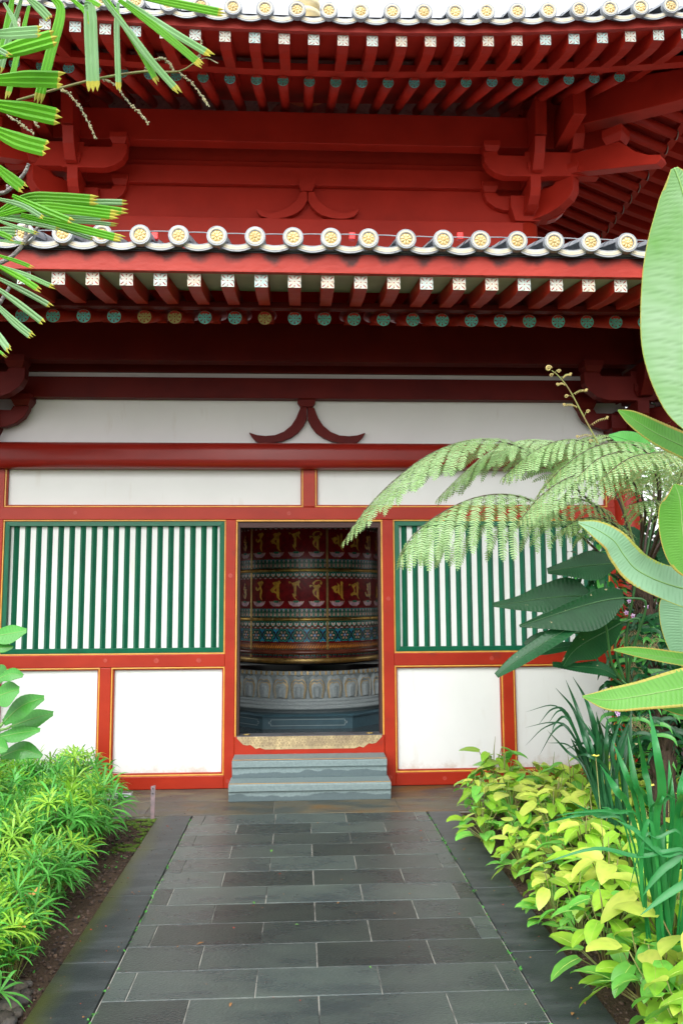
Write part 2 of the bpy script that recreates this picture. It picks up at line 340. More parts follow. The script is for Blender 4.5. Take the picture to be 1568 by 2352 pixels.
# ------------------------------------------------------------------ the hall
HALL = empty('temple_hall', (XC, 0, 0))
tag(HALL, 'red timber temple hall with two tiled eaves, green lattice windows and an open doorway', 'temple')
def beam(name, x0, x1, y0, y1, z0, z1, m='red', bev=0.006, par=None):
    return MB().box(x0, x1, y0, y1, z0, z1).build(name, m, par or HALL, bevel=bev)
LX0, LX1 = -2.72, 2.86              # column centres of the lower walls
BACK = 2*2.79                       # depth of the square hall
# --- front frame
beam('base_beam', -2.62, -0.634, 0, 0.12, 0.0, 0.105); beam('base_beam', 0.792, 2.76, 0, 0.12, 0.0, 0.105)
beam('rail', -2.62, -0.634, 0, 0.10, 0.990, 1.095); beam('rail', 0.792, 2.76, 0, 0.10, 0.985, 1.09)
beam('lintel', -2.62, 2.76, -0.004, 0.12, 2.226, 2.333)
beam('door_post', -0.634, -0.549, -0.002, 0.13, 0.0, 2.225); beam('door_post', 0.700, 0.792, -0.002, 0.13, 0.0, 2.225)
beam('post', -1.663, -1.57, 0.002, 0.10, 0.106, 0.989); beam('post', 1.714, 1.803, 0.002, 0.10, 0.106, 0.984)
beam('post', -2.70, -2.495, 0.0, 0.10, 0.106, 2.66); beam('post', 2.675, 2.84, 0.0, 0.10, 0.106, 2.66)
beam('post', 0.022, 0.124, 0.0, 0.08, 2.335, 2.66)
# gold beads round every opening
def bead(x0, x1, z0, z1, y=0.004, w=0.012, d=0.016):
    mb = MB()
    for (a, b, c, e) in ((x0, x1, z1-w, z1), (x0, x1, z0, z0+w)): mb.box(a, b, y, y+d, c, e)
    for (a, b) in ((x0, x0+w), (x1-w, x1)): mb.box(a, b, y+0.001, y+d+0.001, z0+w, z1-w)
    mb2 = 0.010                      # red inner step beside the bead
    mb.box(x0+w, x0+w+mb2, y+0.012, y+0.04, z0+w, z1-w, 1); mb.box(x1-w-mb2, x1-w, y+0.012, y+0.04, z0+w, z1-w, 1)
    mb.box(x0+w+mb2, x1-w-mb2, y+0.012, y+0.04, z0+w, z0+w+mb2, 1); mb.box(x0+w+mb2, x1-w-mb2, y+0.012, y+0.04, z1-w-mb2, z1-w, 1)
    mb.build('gold_bead', ['gold', 'red'], HALL, bevel=0.003)
def panel(x0, x1, z0, z1, y=0.045): MB().box(x0, x1, y, y+0.03, z0, z1).build('plaster_panel', 'white', HALL)
for (a, b, c, d) in ((-2.495, -1.663, 0.105, 0.990), (-1.57, -0.634, 0.105, 0.990), (0.792, 1.714, 0.105, 0.985), (1.803, 2.675, 0.105, 0.985),
                     (-2.495, 0.022, 2.333, 2.66), (0.124, 2.675, 2.333, 2.66)):
    bead(a, b, c, d if d != 2.66 else 2.70); panel(a+.001, b-.001, c+.001, d-.001)
for (a, b, c, d) in ((-2.495, -0.634, 1.095, 2.226), (0.792, 2.675, 1.090, 2.226)): 
    bead(a, b, c, d, w=0.012)
# door bead: top and sides
mb = MB(); mb.box(-0.549, 0.700, -0.001, 0.02, 2.209, 2.225); mb.box(-0.549, -0.535, -0.001, 0.02, 0.29, 2.209); mb.box(0.686, 0.700, -0.001, 0.02, 0.29, 2.209)
mb.build('door_bead', 'gold', HALL, bevel=0.004)
mb = MB(); mb.box(-0.535, -0.515, 0.02, 0.13, 0.29, 2.209); mb.box(0.666, 0.686, 0.02, 0.13, 0.29, 2.209); mb.box(-0.515, 0.666, 0.02, 0.13, 2.16, 2.209)
mb.build('door_jamb', 'darkwood', HALL)
random.seed(17)
mplug = mat('touched_up_red', (0.34, 0.030, 0.014), .5, (0.44, 0.05, 0.03), 60)   # round plugs over the bolts in the frame
for (x, z) in ((-1.61, .05), (-1.2, 1.045), (-1.62, 1.05), (-.85, 1.045), (-.592, 1.75), (-.60, .06), (.745, 1.55), (.742, .07), (1.2, .055), (1.76, .048), (-.1, 2.28), (-1.9, 2.285), (1.5, 2.28), (1.62, 1.04)):
    r_ = random.uniform(.016, .021); yy = -.0035 if (-.64 < x < .8 and z < 2.2) or z > 2.2 else -.0015
    if z > 2.2: yy = -.0055
    vs = [(x+r_*math.cos(k*math.pi/8)*random.uniform(.93, 1.07), yy, z+r_*math.sin(k*math.pi/8)*random.uniform(.93, 1.07)) for k in range(16)]
    MB().add(vs, [tuple(range(16))]).build('wood_plug', mplug, HALL, normals=False)
# --- lattice windows
def lattice(x0, x1, z0, z1):
    z0 += .014; z1 -= .014; x0 += .014; x1 -= .014
    W = MB(); W.box(x0+.04, x1-.04, 0.050, 0.065, z0+.04, z1-.04)
    win = W.build('lattice_window', 'white', HALL)
    fr = MB(); w = 0.039
    def member(a, b, c, d): # mitred frame member with a sloping inner edge
        fr.add([(a[0],.012,a[1]),(b[0],.012,b[1]),(c[0],.006,c[1]),(d[0],.006,d[1]),
                (a[0],.06,a[1]),(b[0],.06,b[1]),(c[0],.05,c[1]),(d[0],.05,d[1])],
               [(0,1,2,3),(3,2,6,7),(0,3,7,4),(1,5,6,2),(0,4,5,1),(4,7,6,5)])
    e = 0.0006
    member((x0+e, z1), (x1-e, z1), (x1-w-e, z1-w), (x0+w+e, z1-w)); member((x1-e, z0), (x0+e, z0), (x0+w+e, z0+w), (x1-w-e, z0+w))
    member((x0, z0+e), (x0, z1-e), (x0+w, z1-w-e), (x0+w, z0+w+e)); member((x1, z1-e), (x1, z0+e), (x1-w, z0+w+e), (x1-w, z1-w-e))
    fr.build('frame', 'green', win, bevel=0.002)
    sl = MB(); n = round((x1-x0-2*w)/0.0925); st = (x1-x0-2*w)/n
    for i in range(n):
        c = x0+w+st*(i+0.5); h = 0.026
        for_ = [(c-h,0.052),(c,0.024),(c+h,0.052)]
        sl.add([(x, y, z) for z in (z0+w-.004, z1-w+.004) for (x, y) in for_], [(0,1,4,3),(1,2,5,4),(2,0,3,5)])
    sl.build('slats', 'green', win)
lattice(-2.495, -0.634, 1.095, 2.226); lattice(0.792, 2.675, 1.090, 2.226)
# --- threshold and steps
beam('threshold', -0.548, 0.699, -0.012, 0.14, 0.20, 0.418)
th = MB()
top = 0.4185
sh = [(0.0,0),(0.0,0.02),(0.035,0.055),(0.075,0.095),(0.125,0.105),(0.165,0.098),(0.195,0.118),(0.235,0.15),(0.285,0.135),(0.315,0.148),(0.35,0.158)]
L, Rr = -0.525, 0.676
pts = [(L+a*0.66, top-b*0.66-0.002) for a, b in sh] + [(Rr-a*0.66, top-b*0.66-0.002) for a, b in reversed(sh)]
th.prism(pts, lambda q, t: (q[0], t, q[1]), -0.0155, -0.0122)
gp = th.build('gilt_cloud_plate', 'gilt_pale', HALL)
random.seed(2); cl = MB()
def inside(u, v):                    # is the point on the plate
    c = False; n = len(pts)
    for i in range(n):
        (x1, y1), (x2, y2) = pts[i], pts[(i+1) % n]
        if (y1 > v) != (y2 > v) and u < (x2-x1)*(v-y1)/(y2-y1)+x1: c = not c
    return c
row = 0; zz = top-0.012
while zz > top-0.11:
    xx = L+0.012+(row % 2)*0.014
    while xx < Rr:
        r0 = random.uniform(0.009, 0.014); cx, cz = xx+random.uniform(-.003, .003), zz+random.uniform(-.002, .002)
        if inside(cx-r0, cz-r0) and inside(cx+r0, cz-r0):
            ph = random.uniform(0, 6.28); q = [(cx+r0*(1-.85*k/14)*math.cos(ph+k*.75), cz+r0*(1-.85*k/14)*math.sin(ph+k*.75)) for k in range(15)]
            for (a, b) in zip(q[:-1], q[1:]):
                d = Vector((b[0]-a[0], 0, b[1]-a[1])); 
                if d.length < 1e-5: continue
                n_ = Vector((-d.z, 0, d.x)).normalized()*.0009; A, B = Vector((a[0], -.0158, a[1])), Vector((b[0], -.0158, b[1])); cl.add([A-n_, B-n_, B+n_, A+n_], [(0, 1, 2, 3)])
        xx += 0.027
    zz -= 0.021; row += 1
cl.build('cloud_scrolls', mat('dark_engraved_line', (0.10, 0.065, 0.03), .6), gp, normals=False)
mb = MB(); mb.box(-0.53, 0.68, -0.014, 0.138, 0.4181, 0.4215); mb.build('threshold_cap', mat('grey_metal', (0.22, 0.23, 0.25), 0.45, (0.14, 0.14, 0.15), 8, metal=0.5), HALL)
for cx in (-0.45, 0.58):
    mb = MB(); pr = [Vector((cx+0.03*math.cos(a), 0.05+0.018*math.sin(a), 0.4255)) for a in [k*math.pi/8 for k in range(17)]]
    mb.tube(pr, 0.003, 6, cap=False); mb.lathe([(0.0, .43), (.009, .43), (.012, .4215)], (cx, .068), 12); mb.build('ring_pull', 'brass', HALL)
ST = empty('stone_steps', (XC, -0.25, 0)); tag(ST, 'two blue-grey stone steps with gold lines below the open doorway', 'steps')
def step(x0, x1, yf, yb, z0, zt, nose=0.055):
    pf = [(yb, z0), (yb, zt), (yf+0.008, zt), (yf-0.002, zt-0.010), (yf, zt-nose), (yf+0.022, zt-nose-0.006), (yf+0.022, z0)]
    s_ = MB(); s_.prism(pf, lambda q, t: (t, q[0], q[1]), x0, x1)
    o = s_.build('step', 'stone', ST, bevel=0.003)
    q = MB(); q.box(x0+.004, x1-.004, yf+0.012, yf+0.020, zt-0.002, zt+0.0012); q.build('gold_line', 'gold', o)
    q = MB(); q.box(x0+.004, x1-.004, yf+0.028, yf+0.031, zt-0.002, zt+0.0010); q.build('gold_line', 'brass', o)
step(-0.555, 0.70, -0.475, -0.215, 0.0, 0.134)
step(-0.545, 0.690, -0.275, -0.0135, 0.134, 0.275)
# --- beams above the lintel
def rbeam(name, x0, x1, yc, zc, ry, rz, m='red', par=None, pw=3.2):
    n = 20; pr = []
    for k_ in range(n):
        a = 2*math.pi*k_/n; c, s = math.cos(a), math.sin(a)
        rr = (abs(c)**pw+abs(s)**pw)**(-1/pw); pr.append((yc+ry*rr*c, zc+rz*rr*s))
    mb = MB(); mb.prism(pr, lambda q, t: (t, q[0], q[1]), x0, x1)
    for i in range(len(mb.sm)): mb.sm[i] = len(mb.f[i]) == 4
    return mb.build(name, m, par or HALL)
M['red_tie'] = mat('glossy_dark_red_paint', (0.27, 0.016, 0.009), 0.3, (0.20, 0.012, 0.007), 2.5, spec=0.35, bump=0.2, bscale=9, stretch=(.4, 1, 1))
rbeam('tie_beam', -2.75, 2.9, -0.015, 2.767, 0.105, 0.110, 'red_tie', pw=5.0)
MB().box(-2.66, 2.8, 0.05, 0.09, 2.86, 3.30).build('plaster_panel', 'white', HALL)
beam('wall_beam', -2.7, 2.84, -0.05, 0.14, 3.272, 3.452, 'red_shaded')
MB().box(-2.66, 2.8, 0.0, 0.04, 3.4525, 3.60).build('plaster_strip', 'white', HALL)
beam('wall_beam', -2.7, 2.84, -0.03, 0.12, 3.500, 3.66, 'red_shaded')
# inverted-V struts
def vstrut(xc, blk, leg, Y, th, mt='red_shaded'):
    s_ = MB()
    s_.prism(blk, lambda q, t: (onY(q[0], q[1], Y).x, t, onY(q[0], q[1], Y).z), Y-0.02, Y+th)
    s_.prism(leg, lambda q, t: (onY(q[0], q[1], Y).x, t, onY(q[0], q[1], Y).z), Y, Y+th)
    s_.prism([(2*xc-a, b+0.7) for a, b in leg], lambda q, t: (onY(q[0], q[1], Y).x, t, onY(q[0], q[1], Y).z), Y, Y+th)
    s_.build('curved_strut', mt, HALL, bevel=0.003)
legL = [(704.5,935),(704.5,962),(697,978),(685,993),(668,1005),(648,1013),(622,1018),(602,1019),(588,1014),(578,1003),(572,993),(590,999),(610,1001),(632,999),(652,991),(669,977),(680,960),(686,945),(690,935)]
vstrut(705.5, [(683,917),(724,917),(724,926),(717,935),(690,935),(683,926)], legL, 0.0, 0.05)
legU = [(705.5,440),(705.5,459),(699,472),(688,484),(674,493),(656,499),(636,502),(615,501),(600,496),(593,489),(588,479),(604,484),(622,487),(643,484),(662,475),(677,463),(687,450),(690,440)]
vstrut(706.5, [(686,412),(724,412),(724,424),(717,440),(691,440),(686,424)], legU, 0.70, 0.06, 'red_mid')
# --- columns
def column(x, y, z0, z1, r=0.125):
    MB().lathe([(r, z0), (r, z1-0.03), (r-0.012, z1-0.008), (r-0.03, z1), (0, z1)], (x, y), 32).build('column', 'red', HALL, origin=(x, y, z0))
for x in (LX0, LX1): column(x, 0.02, 0.0, 2.89); column(x, BACK, 0, 2.89)
UX0, UX1, UY = -2.12, 2.245, 0.80
UB = UY+4.36
for x in (UX0, UX1): column(x, UY, 4.55, 5.262); column(x, UB, 4.55, 5.262)
# --- other walls of the lower body, each with a doorway
def wall_with_door(p0, p1, name):
    p0 = Vector((*p0, 0)); p1 = Vector((*p1, 0)); d = (p1-p0); Ln = d.length; d.normalize(); nrm = Vector((d.y, -d.x, 0))
    s_ = MB()
    def bx(a, b, z0, z1, mi, th=0.05):
        c = [p0+d*a-nrm*th, p0+d*b-nrm*th, p0+d*b+nrm*th, p0+d*a+nrm*th]
        s_.hexa([(q.x, q.y, z0) for q in c]+[(q.x, q.y, z1) for q in c], mi)
    c = Ln/2
    bx(0, c-.63, 0, 2.3, 0); bx(c+.63, Ln, 0, 2.3, 0); bx(0, Ln, 2.3, 3.7, 0)
    for a, b in ((c-.71, c-.62), (c+.62, c+.71)): bx(a, b, 0, 2.29, 1, 0.07)
    bx(0, Ln, 2.22, 2.33, 1, 0.072); bx(0, c-.72, 1.0, 1.1, 1, 0.071); bx(c+.72, Ln, 1.0, 1.1, 1, 0.071); bx(0, Ln, 2.66, 2.87, 1, 0.08)
    s_.build(name, ['white', 'red'], HALL)
wall_with_door((LX1, 0.1), (LX1, BACK), 'side_wall'); wall_with_door((LX0, BACK), (LX0, 0.1), 'side_wall'); wall_with_door((LX1, BACK), (LX0, BACK), 'back_wall')
MB().box(LX0, LX1, 0.16, BACK, 0.0, 0.20).build('inner_floor', 'floorin', HALL)
MB().box(LX0-.05, LX1+.05, 0.10, BACK, 3.30, 3.36).build('ceiling', 'red_mid', HALL)
mb = MB(); mb.box(LX0, -0.55, 0.125, 0.14, 0, 3.3); mb.box(0.70, LX1, 0.125, 0.14, 0, 3.3); mb.box(-0.55, 0.70, 0.125, 0.14, 2.24, 3.3)
mb.build('inner_lining', 'white', HALL)

# ------------------------------------------------------------------ bracket clusters
def bracket(xc, yc, z0, s, mt='red'):
    R_ = empty('bracket_cluster', (xc, yc, z0)); R_.parent = HALL; R_.location = Vector((xc, yc, z0))-WL[HALL.name]
    def T(a, o, z): return (xc+s*a, yc-o, z0+z)          # a: outward along the wall, o: out from the wall
    def Tp(a, o, z, fr): return T(a, o, z)
    def bearing(a, o, z, h=0.10, w=0.08, rot=0.0, par=None):
        mb = MB(); c_, s_ = math.cos(rot), math.sin(rot)
        def ring(hw, zz): return [T(a+(i*c_-j*s_)*hw, o+(i*s_+j*c_)*hw, zz) for i, j in ((-1,-1),(1,-1),(1,1),(-1,1))]
        r0, r1, r2 = ring(w*0.72, z), ring(w, z+h*0.5), ring(w, z+h)
        mb.add(r0+r1+r2, [(0,1,2,3),(0,1,5,4),(1,2,6,5),(2,3,7,6),(3,0,4,7),(4,5,9,8),(5,6,10,9),(6,7,11,10),(7,4,8,11),(8,9,10,11)])
        mb.build('bearing_block', mt, R_, bevel=0.003)
    def arm(prof, org, ang, w=0.05, name='bracket_arm'):  # prof: (distance, z); direction by angle in the a-o plane
        ca, sa = math.cos(ang), math.sin(ang); mb = MB()
        mb.prism(prof, lambda q, t: T(org[0]+q[0]*ca-t*sa, org[1]+q[0]*sa+t*ca, q[1]), -w, w)
        mb.build(name, mt, R_, bevel=0.004)
    H_ = math.pi/2
    # cap block
    mb = MB()
    def ring(hw, zz): return [T(i*hw, j*hw, zz) for i, j in ((-1,-1),(1,-1),(1,1),(-1,1))]
    mb.add(ring(0.125, 0.0)+ring(0.18, 0.12)+ring(0.18, 0.235), [(0,1,2,3),(0,1,5,4),(1,2,6,5),(2,3,7,6),(3,0,4,7),(4,5,9,8),(5,6,10,9),(6,7,11,10),(7,4,8,11),(8,9,10,11)])
    mb.build('cap_block', mt, R_, bevel=0.005)
    def curved(L, zb, zt, zn, back=-0.1):                # arm with a curved underside and a notch on top
        return [(back, zb), (L-0.20, zb), (L-0.11, zb+0.03), (L-0.04, zb+0.085), (L-0.005, zb+0.15), (L, zt), (L-0.13, zt), (L-0.15, zt-0.035), (back, zt-0.035)]
    arm(curved(0.43, 0.045, 0.33, 0), (0, 0), H_); bearing(0, 0.38, 0.33)                     # towards the viewer
    arm(curved(0.43, 0.12, 0.30, 0), (0, 0.06), math.pi, w=0.04); bearing(-0.37, 0.06, 0.30)  # along the wall, low
    arm(curved(0.50, 0.30, 0.54, 0), (0, 0.38), math.pi, w=0.05); bearing(-0.42, 0.38, 0.54)   # along the purlin
    arm([(-0.1, 0.31), (0.62, 0.31), (0.62, 0.55), (-0.1, 0.55)], (0, 0.38), 0.0, w=0.049)
    arm([(-0.3, 0.33), (0.12, 0.33), (0.20, 0.45), (0.24, 0.60), (-0.3, 0.60)], (0, 0.38), H_, w=0.051)   # nose
    arm([(-0.5, 0.64), (0.20, 0.64), (0.22, 0.90), (0.22, 1.0), (-0.5, 1.0)], (0.02, 0.38), H_, w=0.055, name='beam_end')
    arm([(-0.5, 0.56), (0.10, 0.56), (0.16, 0.68), (0.16, 1.02), (-0.5, 1.02)], (0.40, 0.38), H_, w=0.055, name='beam_end')
    D_ = math.pi/4
    q2 = math.sqrt(2)
    arm([(-0.1, 0.0)]+[(a*1.42, b) for a, b in curved(0.40, 0.02, 0.32, 0)[1:]], (0, 0), D_, w=0.06); bearing(0.385, 0.385, 0.33, rot=D_, w=0.085)
    arm([(0.20, 0.37), (0.60, 0.33), (1.36, 0.13), (1.405, 0.16), (1.395, 0.20), (1.28, 0.245), (1.17, 0.32), (1.08, 0.42), (1.02, 0.47), (0.20, 0.58)], (0, 0), D_, w=0.06, name='wing_arm')
    bearing(0.69, 0.69, 0.475, rot=D_, w=0.095, h=0.14)
    # side arms round the corner
    arm(curved(0.43, 0.12, 0.30, 0), (0.06, 0), -H_, w=0.04); arm(curved(0.50, 0.30, 0.54, 0), (0.40, 0), -H_, w=0.05)
    arm(curved(0.43, 0.045, 0.33, 0), (0, 0), 0.0)
    return R_
bracket(UX1, UY, 5.262, 1, 'red_mid'); bracket(UX0, UY, 5.262, -1, 'red_mid')
bracket(LX1, 0.02, 2.885, 1, 'red_shaded'); bracket(LX0, 0.02, 2.885, -1, 'red_shaded')

# ------------------------------------------------------------------ upper body
def ring_wall(name, x0, x1, y0, y1, z0, z1, th, m):
    mb = MB(); mb.box(x0, x1, y0, y0+th, z0, z1); mb.box(x0, x1, y1-th, y1, z0, z1)
    mb.box(x0, x0+th, y0+th, y1-th, z0, z1); mb.box(x1-th, x1, y0+th, y1-th, z0, z1)
    return mb.build(name, m, HALL, bevel=0.004)
ring_wall('upper_panel', UX0, UX1, UY-0.03, UB+0.03, 4.7, 6.35, 0.05, 'red_mid')
ring_wall('sill_beam', UX0-.02, UX1+.02, UY-0.115, UB+0.115, 4.55, 5.25, 0.08, 'red_mid')
ring_wall('upper_beam', UX0-.01, UX1+.01, UY-0.10, UB+.10, 5.602, 5.786, 0.065, 'red_mid')
ring_wall('upper_beam', UX0-.01, UX1+.01, UY-0.06, UB+.06, 5.792, 5.86, 0.025, 'red_mid')
# eave purlins
P1 = 0.36
beam('purlin', UX0-0.9, UX1+0.9, UY-0.33, UY-0.20, 5.905, 6.22, 'red_mid'); beam('purlin', UX0-0.9, UX1+0.9, UB+0.20, UB+0.33, 5.905, 6.22, 'red_mid')
beam('purlin', UX1+0.22, UX1+0.34, UY-0.9, UB+0.9, 5.907, 6.222, 'red_mid'); beam('purlin', UX0-0.34, UX0-0.22, UY-0.9, UB+0.9, 5.907, 6.222, 'red_mid')
beam('purlin', LX0-0.9, LX1+0.9, -0.335, -0.205, 3.515, 3.842, 'red_shaded')
MB().box(LX0-1, LX1+1, -0.20, 0.10, 3.70, 3.72).build('soffit_board', 'red_shaded', HALL)

# ------------------------------------------------------------------ eaves
def rosette(mb, fn, r, square, mi=0):      # pierced plate: fn(u, v, w) -> world, w = forward offset; openwork of petals
    if square:
        o = r; i_ = r*0.86
        mb.prism([(-o,-o),(o,-o),(o,o),(-o,o)], lambda q, t: fn(q[0], q[1], t), 0.0, 0.002, 2)
        for a in range(4):
            P = [(-o,-o),(o,-o),(i_,-i_),(-i_,-i_)]; ca, sa = [(1,0),(0,1),(-1,0),(0,-1)][a]
            mb.prism([(x*ca-y*sa, x*sa+y*ca) for x, y in P], lambda q, t: fn(q[0], q[1], t), 0.002, 0.006, mi)
    else:
        n = 20
        mb.prism([(r*math.cos(2*math.pi*k/n), r*math.sin(2*math.pi*k/n)) for k in range(n)], lambda q, t: fn(q[0], q[1], t), 0.0, 0.002, 2)
        for k in range(n):
            a, b = 2*math.pi*k/n, 2*math.pi*(k+1)/n
            mb.prism([(r*.87*math.cos(a), r*.87*math.sin(a)), (r*math.cos(a), r*math.sin(a)), (r*math.cos(b), r*math.sin(b)), (r*.87*math.cos(b), r*.87*math.sin(b))],
                     lambda q, t: fn(q[0], q[1], t), 0.002, 0.006, mi)
    np_ = 8
    for k in range(np_):                   # web between the petal-shaped holes
        a = 2*math.pi*(k+0.5)/np_; ln = r*(0.92 if not square else (1.12 if k % 2 == 0 else 0.95))
        ln = r*0.92 if not square else r*min(0.93/max(abs(math.cos(a)), abs(math.sin(a))), 1.3)
        w0 = r*(0.30 if square else 0.23)
        pl = [(r*.16, -w0*.35), (ln*0.55, -w0*.42), (ln, -w0*1.1), (ln, w0*1.1), (ln*0.55, w0*.42), (r*.16, w0*.35)]
        ca, sa = math.cos(a), math.sin(a)
        mb.prism([(x*ca-y*sa, x*sa+y*ca) for x, y in pl], lambda q, t: fn(q[0], q[1], t), 0.002, 0.0058+0.0002*(k % 2), mi)
        a2 = 2*math.pi*k/np_; ca, sa = math.cos(a2), math.sin(a2)
        pl = [(r*.42, 0), (r*.52, -w0*.26), (r*.66, 0), (r*.52, w0*.26)]
        mb.prism([(x*ca-y*sa, x*sa+y*ca) for x, y in pl], lambda q, t: fn(q[0], q[1], t), 0.002, 0.0052, mi)
    mb.prism([(r*.2*math.cos(2*math.pi*k/8), r*.2*math.sin(2*math.pi*k/8)) for k in range(8)], lambda q, t: fn(q[0], q[1], t), 0.002, 0.007, mi)
    mb.prism([(r*.1*math.cos(2*math.pi*k/8), r*.1*math.sin(2*math.pi*k/8)) for k in range(8)], lambda q, t: fn(q[0], q[1], t), 0.007, 0.0085, 2)

def cap_and_tiles(P, ax, out, up_slope, r, sp, zoff, z, roll_len, lift_next, mats=None, back=None):
    pass

class Eave:                                # one straight side of an eave; a = coordinate along it, o = distance out from the wall line
    def __init__(s, org, ax, out, lift, c): s.org = Vector(org); s.ax = Vector(ax); s.out = Vector(out); s.lift = lift; s.c = c
    def dz(s, a): return s.lift*(a-s.c)**2
    def P(s, a, o, z): return s.org+s.ax*a+s.out*o+Vector((0, 0, z))

def square_rafter(E, a, o1, z1, o0, tan, k, half=0.0415, nose=True):
    dz = E.dz(a); mb = MB()
    prof = [(o1, z1+half), (o1, z1-half), (o1-0.10, z1-half+0.004), (o1-0.22, z1-half+0.10*tan), (o0, z1-half+(o1-o0-0.10)*tan), (o0, z1+half+(o1-o0)*tan)]
    mb.prism(prof, lambda q, t: E.P(a+t, q[0], q[1]+dz), -half, half)
    c = E.P(a, o1, z1+dz)
    ro = mb.build('square_rafter', 'red_mid', HALL, bevel=0.003)
    pm = MB(); rosette(pm, lambda u, v, w_: E.P(a+u, o1+w_, z1+dz+v), half, True)
    pm.build('rosette_plate', ['plate%d' % k, 'plate%d' % k, 'red'], ro, origin=c)
def round_rafter(E, a, o1, z1, o0, tan, k, r=0.0475):
    dz = E.dz(a); n = 14
    ro = MB().tube([E.P(a, o1, z1+dz), E.P(a, o0, z1+dz+(o1-o0)*tan)], r, n).build('round_rafter', 'red_mid', HALL)
    d = (E.out*1.0+Vector((0, 0, -tan*0.0))).normalized()
    pm = MB(); rosette(pm, lambda u, v, w_: E.P(a+u, o1+0.004+w_, z1+dz+v), r*1.02, False)
    pm.build('rosette_disc', ['disc%d' % k]*2+['red'], ro, origin=E.P(a, o1, z1+dz))
def eave_cap(E, a, o, z, r, tan, rl):
    dz = E.dz(a); mb = MB()
    def ring(rad, oo, n=28, half=False): return [E.P(a+rad*math.cos(2*math.pi*k/n), o+oo, z+dz+rad*math.sin(2*math.pi*k/n)) for k in range(n)]
    prof = [(r, -0.035), (r, 0.0), (r*.97, 0.004), (r*.83, 0.004), (r*.81, 0.006), (r*.68, 0.006), (r*.66, 0.003), (r*.60, 0.003), (r*.58, -0.004), (0.001, -0.004)]
    mats_ = [0, 0, 0, 0, 1, 1, 0, 2, 2]; n = 28
    vs = []
    for rad, oo in prof: vs += ring(rad, oo, n)
    o_ = len(mb.v)
    for i in range(len(prof)-1):
        for k in range(n): pass
    mb.add(vs, [], 0)
    for i in range(len(prof)-1):
        for k in range(n):
            k2 = (k+1) % n; mb.f.append((o_+i*n+k, o_+i*n+k2, o_+(i+1)*n+k2, o_+(i+1)*n+k)); mb.m.append(mats_[i]); mb.sm.append(False)
    # the roll of cover tiles behind it, half round, in overlapping lengths
    L_ = 0.0; seg = 0.30; n = 10
    while L_ < rl:
        l2 = min(L_+seg, rl); vs = []
        for (q, rr) in ((L_-0.02 if L_ else 0.0, r*.86), (l2, r*.78)):
            for k in range(n+1):
                an = math.pi*k/n-0.2+0.4*k/n*0
                vs.append(E.P(a+rr*math.cos(an), o-q, z+dz+rr*math.sin(an)+q*tan))
        mb.add(vs, [(k, k+1, n+1+k+1, n+1+k) for k in range(n)], 0, True); L_ = l2
    ob = mb.build('eave_cap', ['tileblue', 'tilecream', 'tileblue'], HALL, origin=E.P(a, o, z+dz))
    fb = MB(); n = 10
    for k in range(8):                     # flower with eight rounded petals
        an = 2*math.pi*(k+.5)/8; ca, sa = math.cos(an), math.sin(an); vs = []
        pts = [(0.10, 0, .004), (0.20, .055, .007), (0.36, .125, .007), (0.50, .10, .004), (0.55, 0, .003), (0.50, -.10, .004), (0.36, -.125, .007), (0.20, -.055, .007), (0.36, 0, .015)]
        for px, py, h in pts:
            u, v = (px*ca-py*sa)*r, (px*sa+py*ca)*r; vs.append(E.P(a+u, o-0.004+h*r/0.066, z+dz+v))
        fb.add(vs, [(i, (i+1) % 8, 8) for i in range(8)], 0, True)
    for (ra, rb, ha, hb) in ((.17, .12, 0.004, .012), (.12, .001, .012, .015)):
        vs = [E.P(a+q*r*math.cos(2*math.pi*k/12), o-0.004+h, z+dz+q*r*math.sin(2*math.pi*k/12)) for q, h in ((ra, ha), (rb, hb)) for k in range(12)]
        fb.add(vs, [(k, (k+1) % 12, 12+(k+1) % 12, 12+k) for k in range(12)], 1)
    n = 28; vs = [E.P(a+q*r*math.cos(2*math.pi*k/n), o-0.0035, z+dz+q*r*math.sin(2*math.pi*k/n)) for q in (.57, .01) for k in range(n)]
    fb.add(vs, [(k, (k+1) % n, n+(k+1) % n, n+k) for k in range(n)], 2)
    fb.build('flower_boss', ['bosspale', 'bosspale', 'bossgold'], ob, origin=E.P(a, o, z+dz))
def drip_tile(E, a, o, z, r, sp, tan, rl):
    mb = MB(); n = 12; hw = sp/2-0.028
    dz0 = E.dz(a)
    def yb(u, d): return z+dz0+E.lift*2*(a-E.c)*u-d+0.022*(u/hw)**2
    bands = [(0.045, 0.054, 0), (0.054, 0.066, 1), (0.066, 0.0675, 0), (0.0675, 0.078, 1), (0.078, 0.090, 0)]
    sc = r/0.066
    for d0, d1, mi in bands:
        vs = []
        for k in range(n+1):
            u = -hw+2*hw*k/n
            for d in (d0, d1):
                vs.append(E.P(a+u, o-0.028+(0.004 if mi else 0.002), yb(u, d*sc)))
        mb.add(vs, [(2*k, 2*k+1, 2*k+3, 2*k+2) for k in range(n)], mi)
    # the curved pan body behind the face, upper and lower skin
    for (d, mi) in ((0.045, 0), (0.090, 2)):
        vs = []
        for k in range(n+1):
            u = -hw+2*hw*k/n
            vs.append(E.P(a+u, o-0.026, yb(u, d*sc))); vs.append(E.P(a+u, o-(rl if mi == 0 else 0.16), yb(u, d*sc)+(rl if mi == 0 else 0.16)*tan))
        mb.add(vs, [(2*k, 2*k+1, 2*k+3, 2*k+2) for k in range(n)], mi, True)
    mb.build('drip_tile', ['tileblue', 'tilecream', 'tiledark'], HALL, origin=E.P(a, o, z))
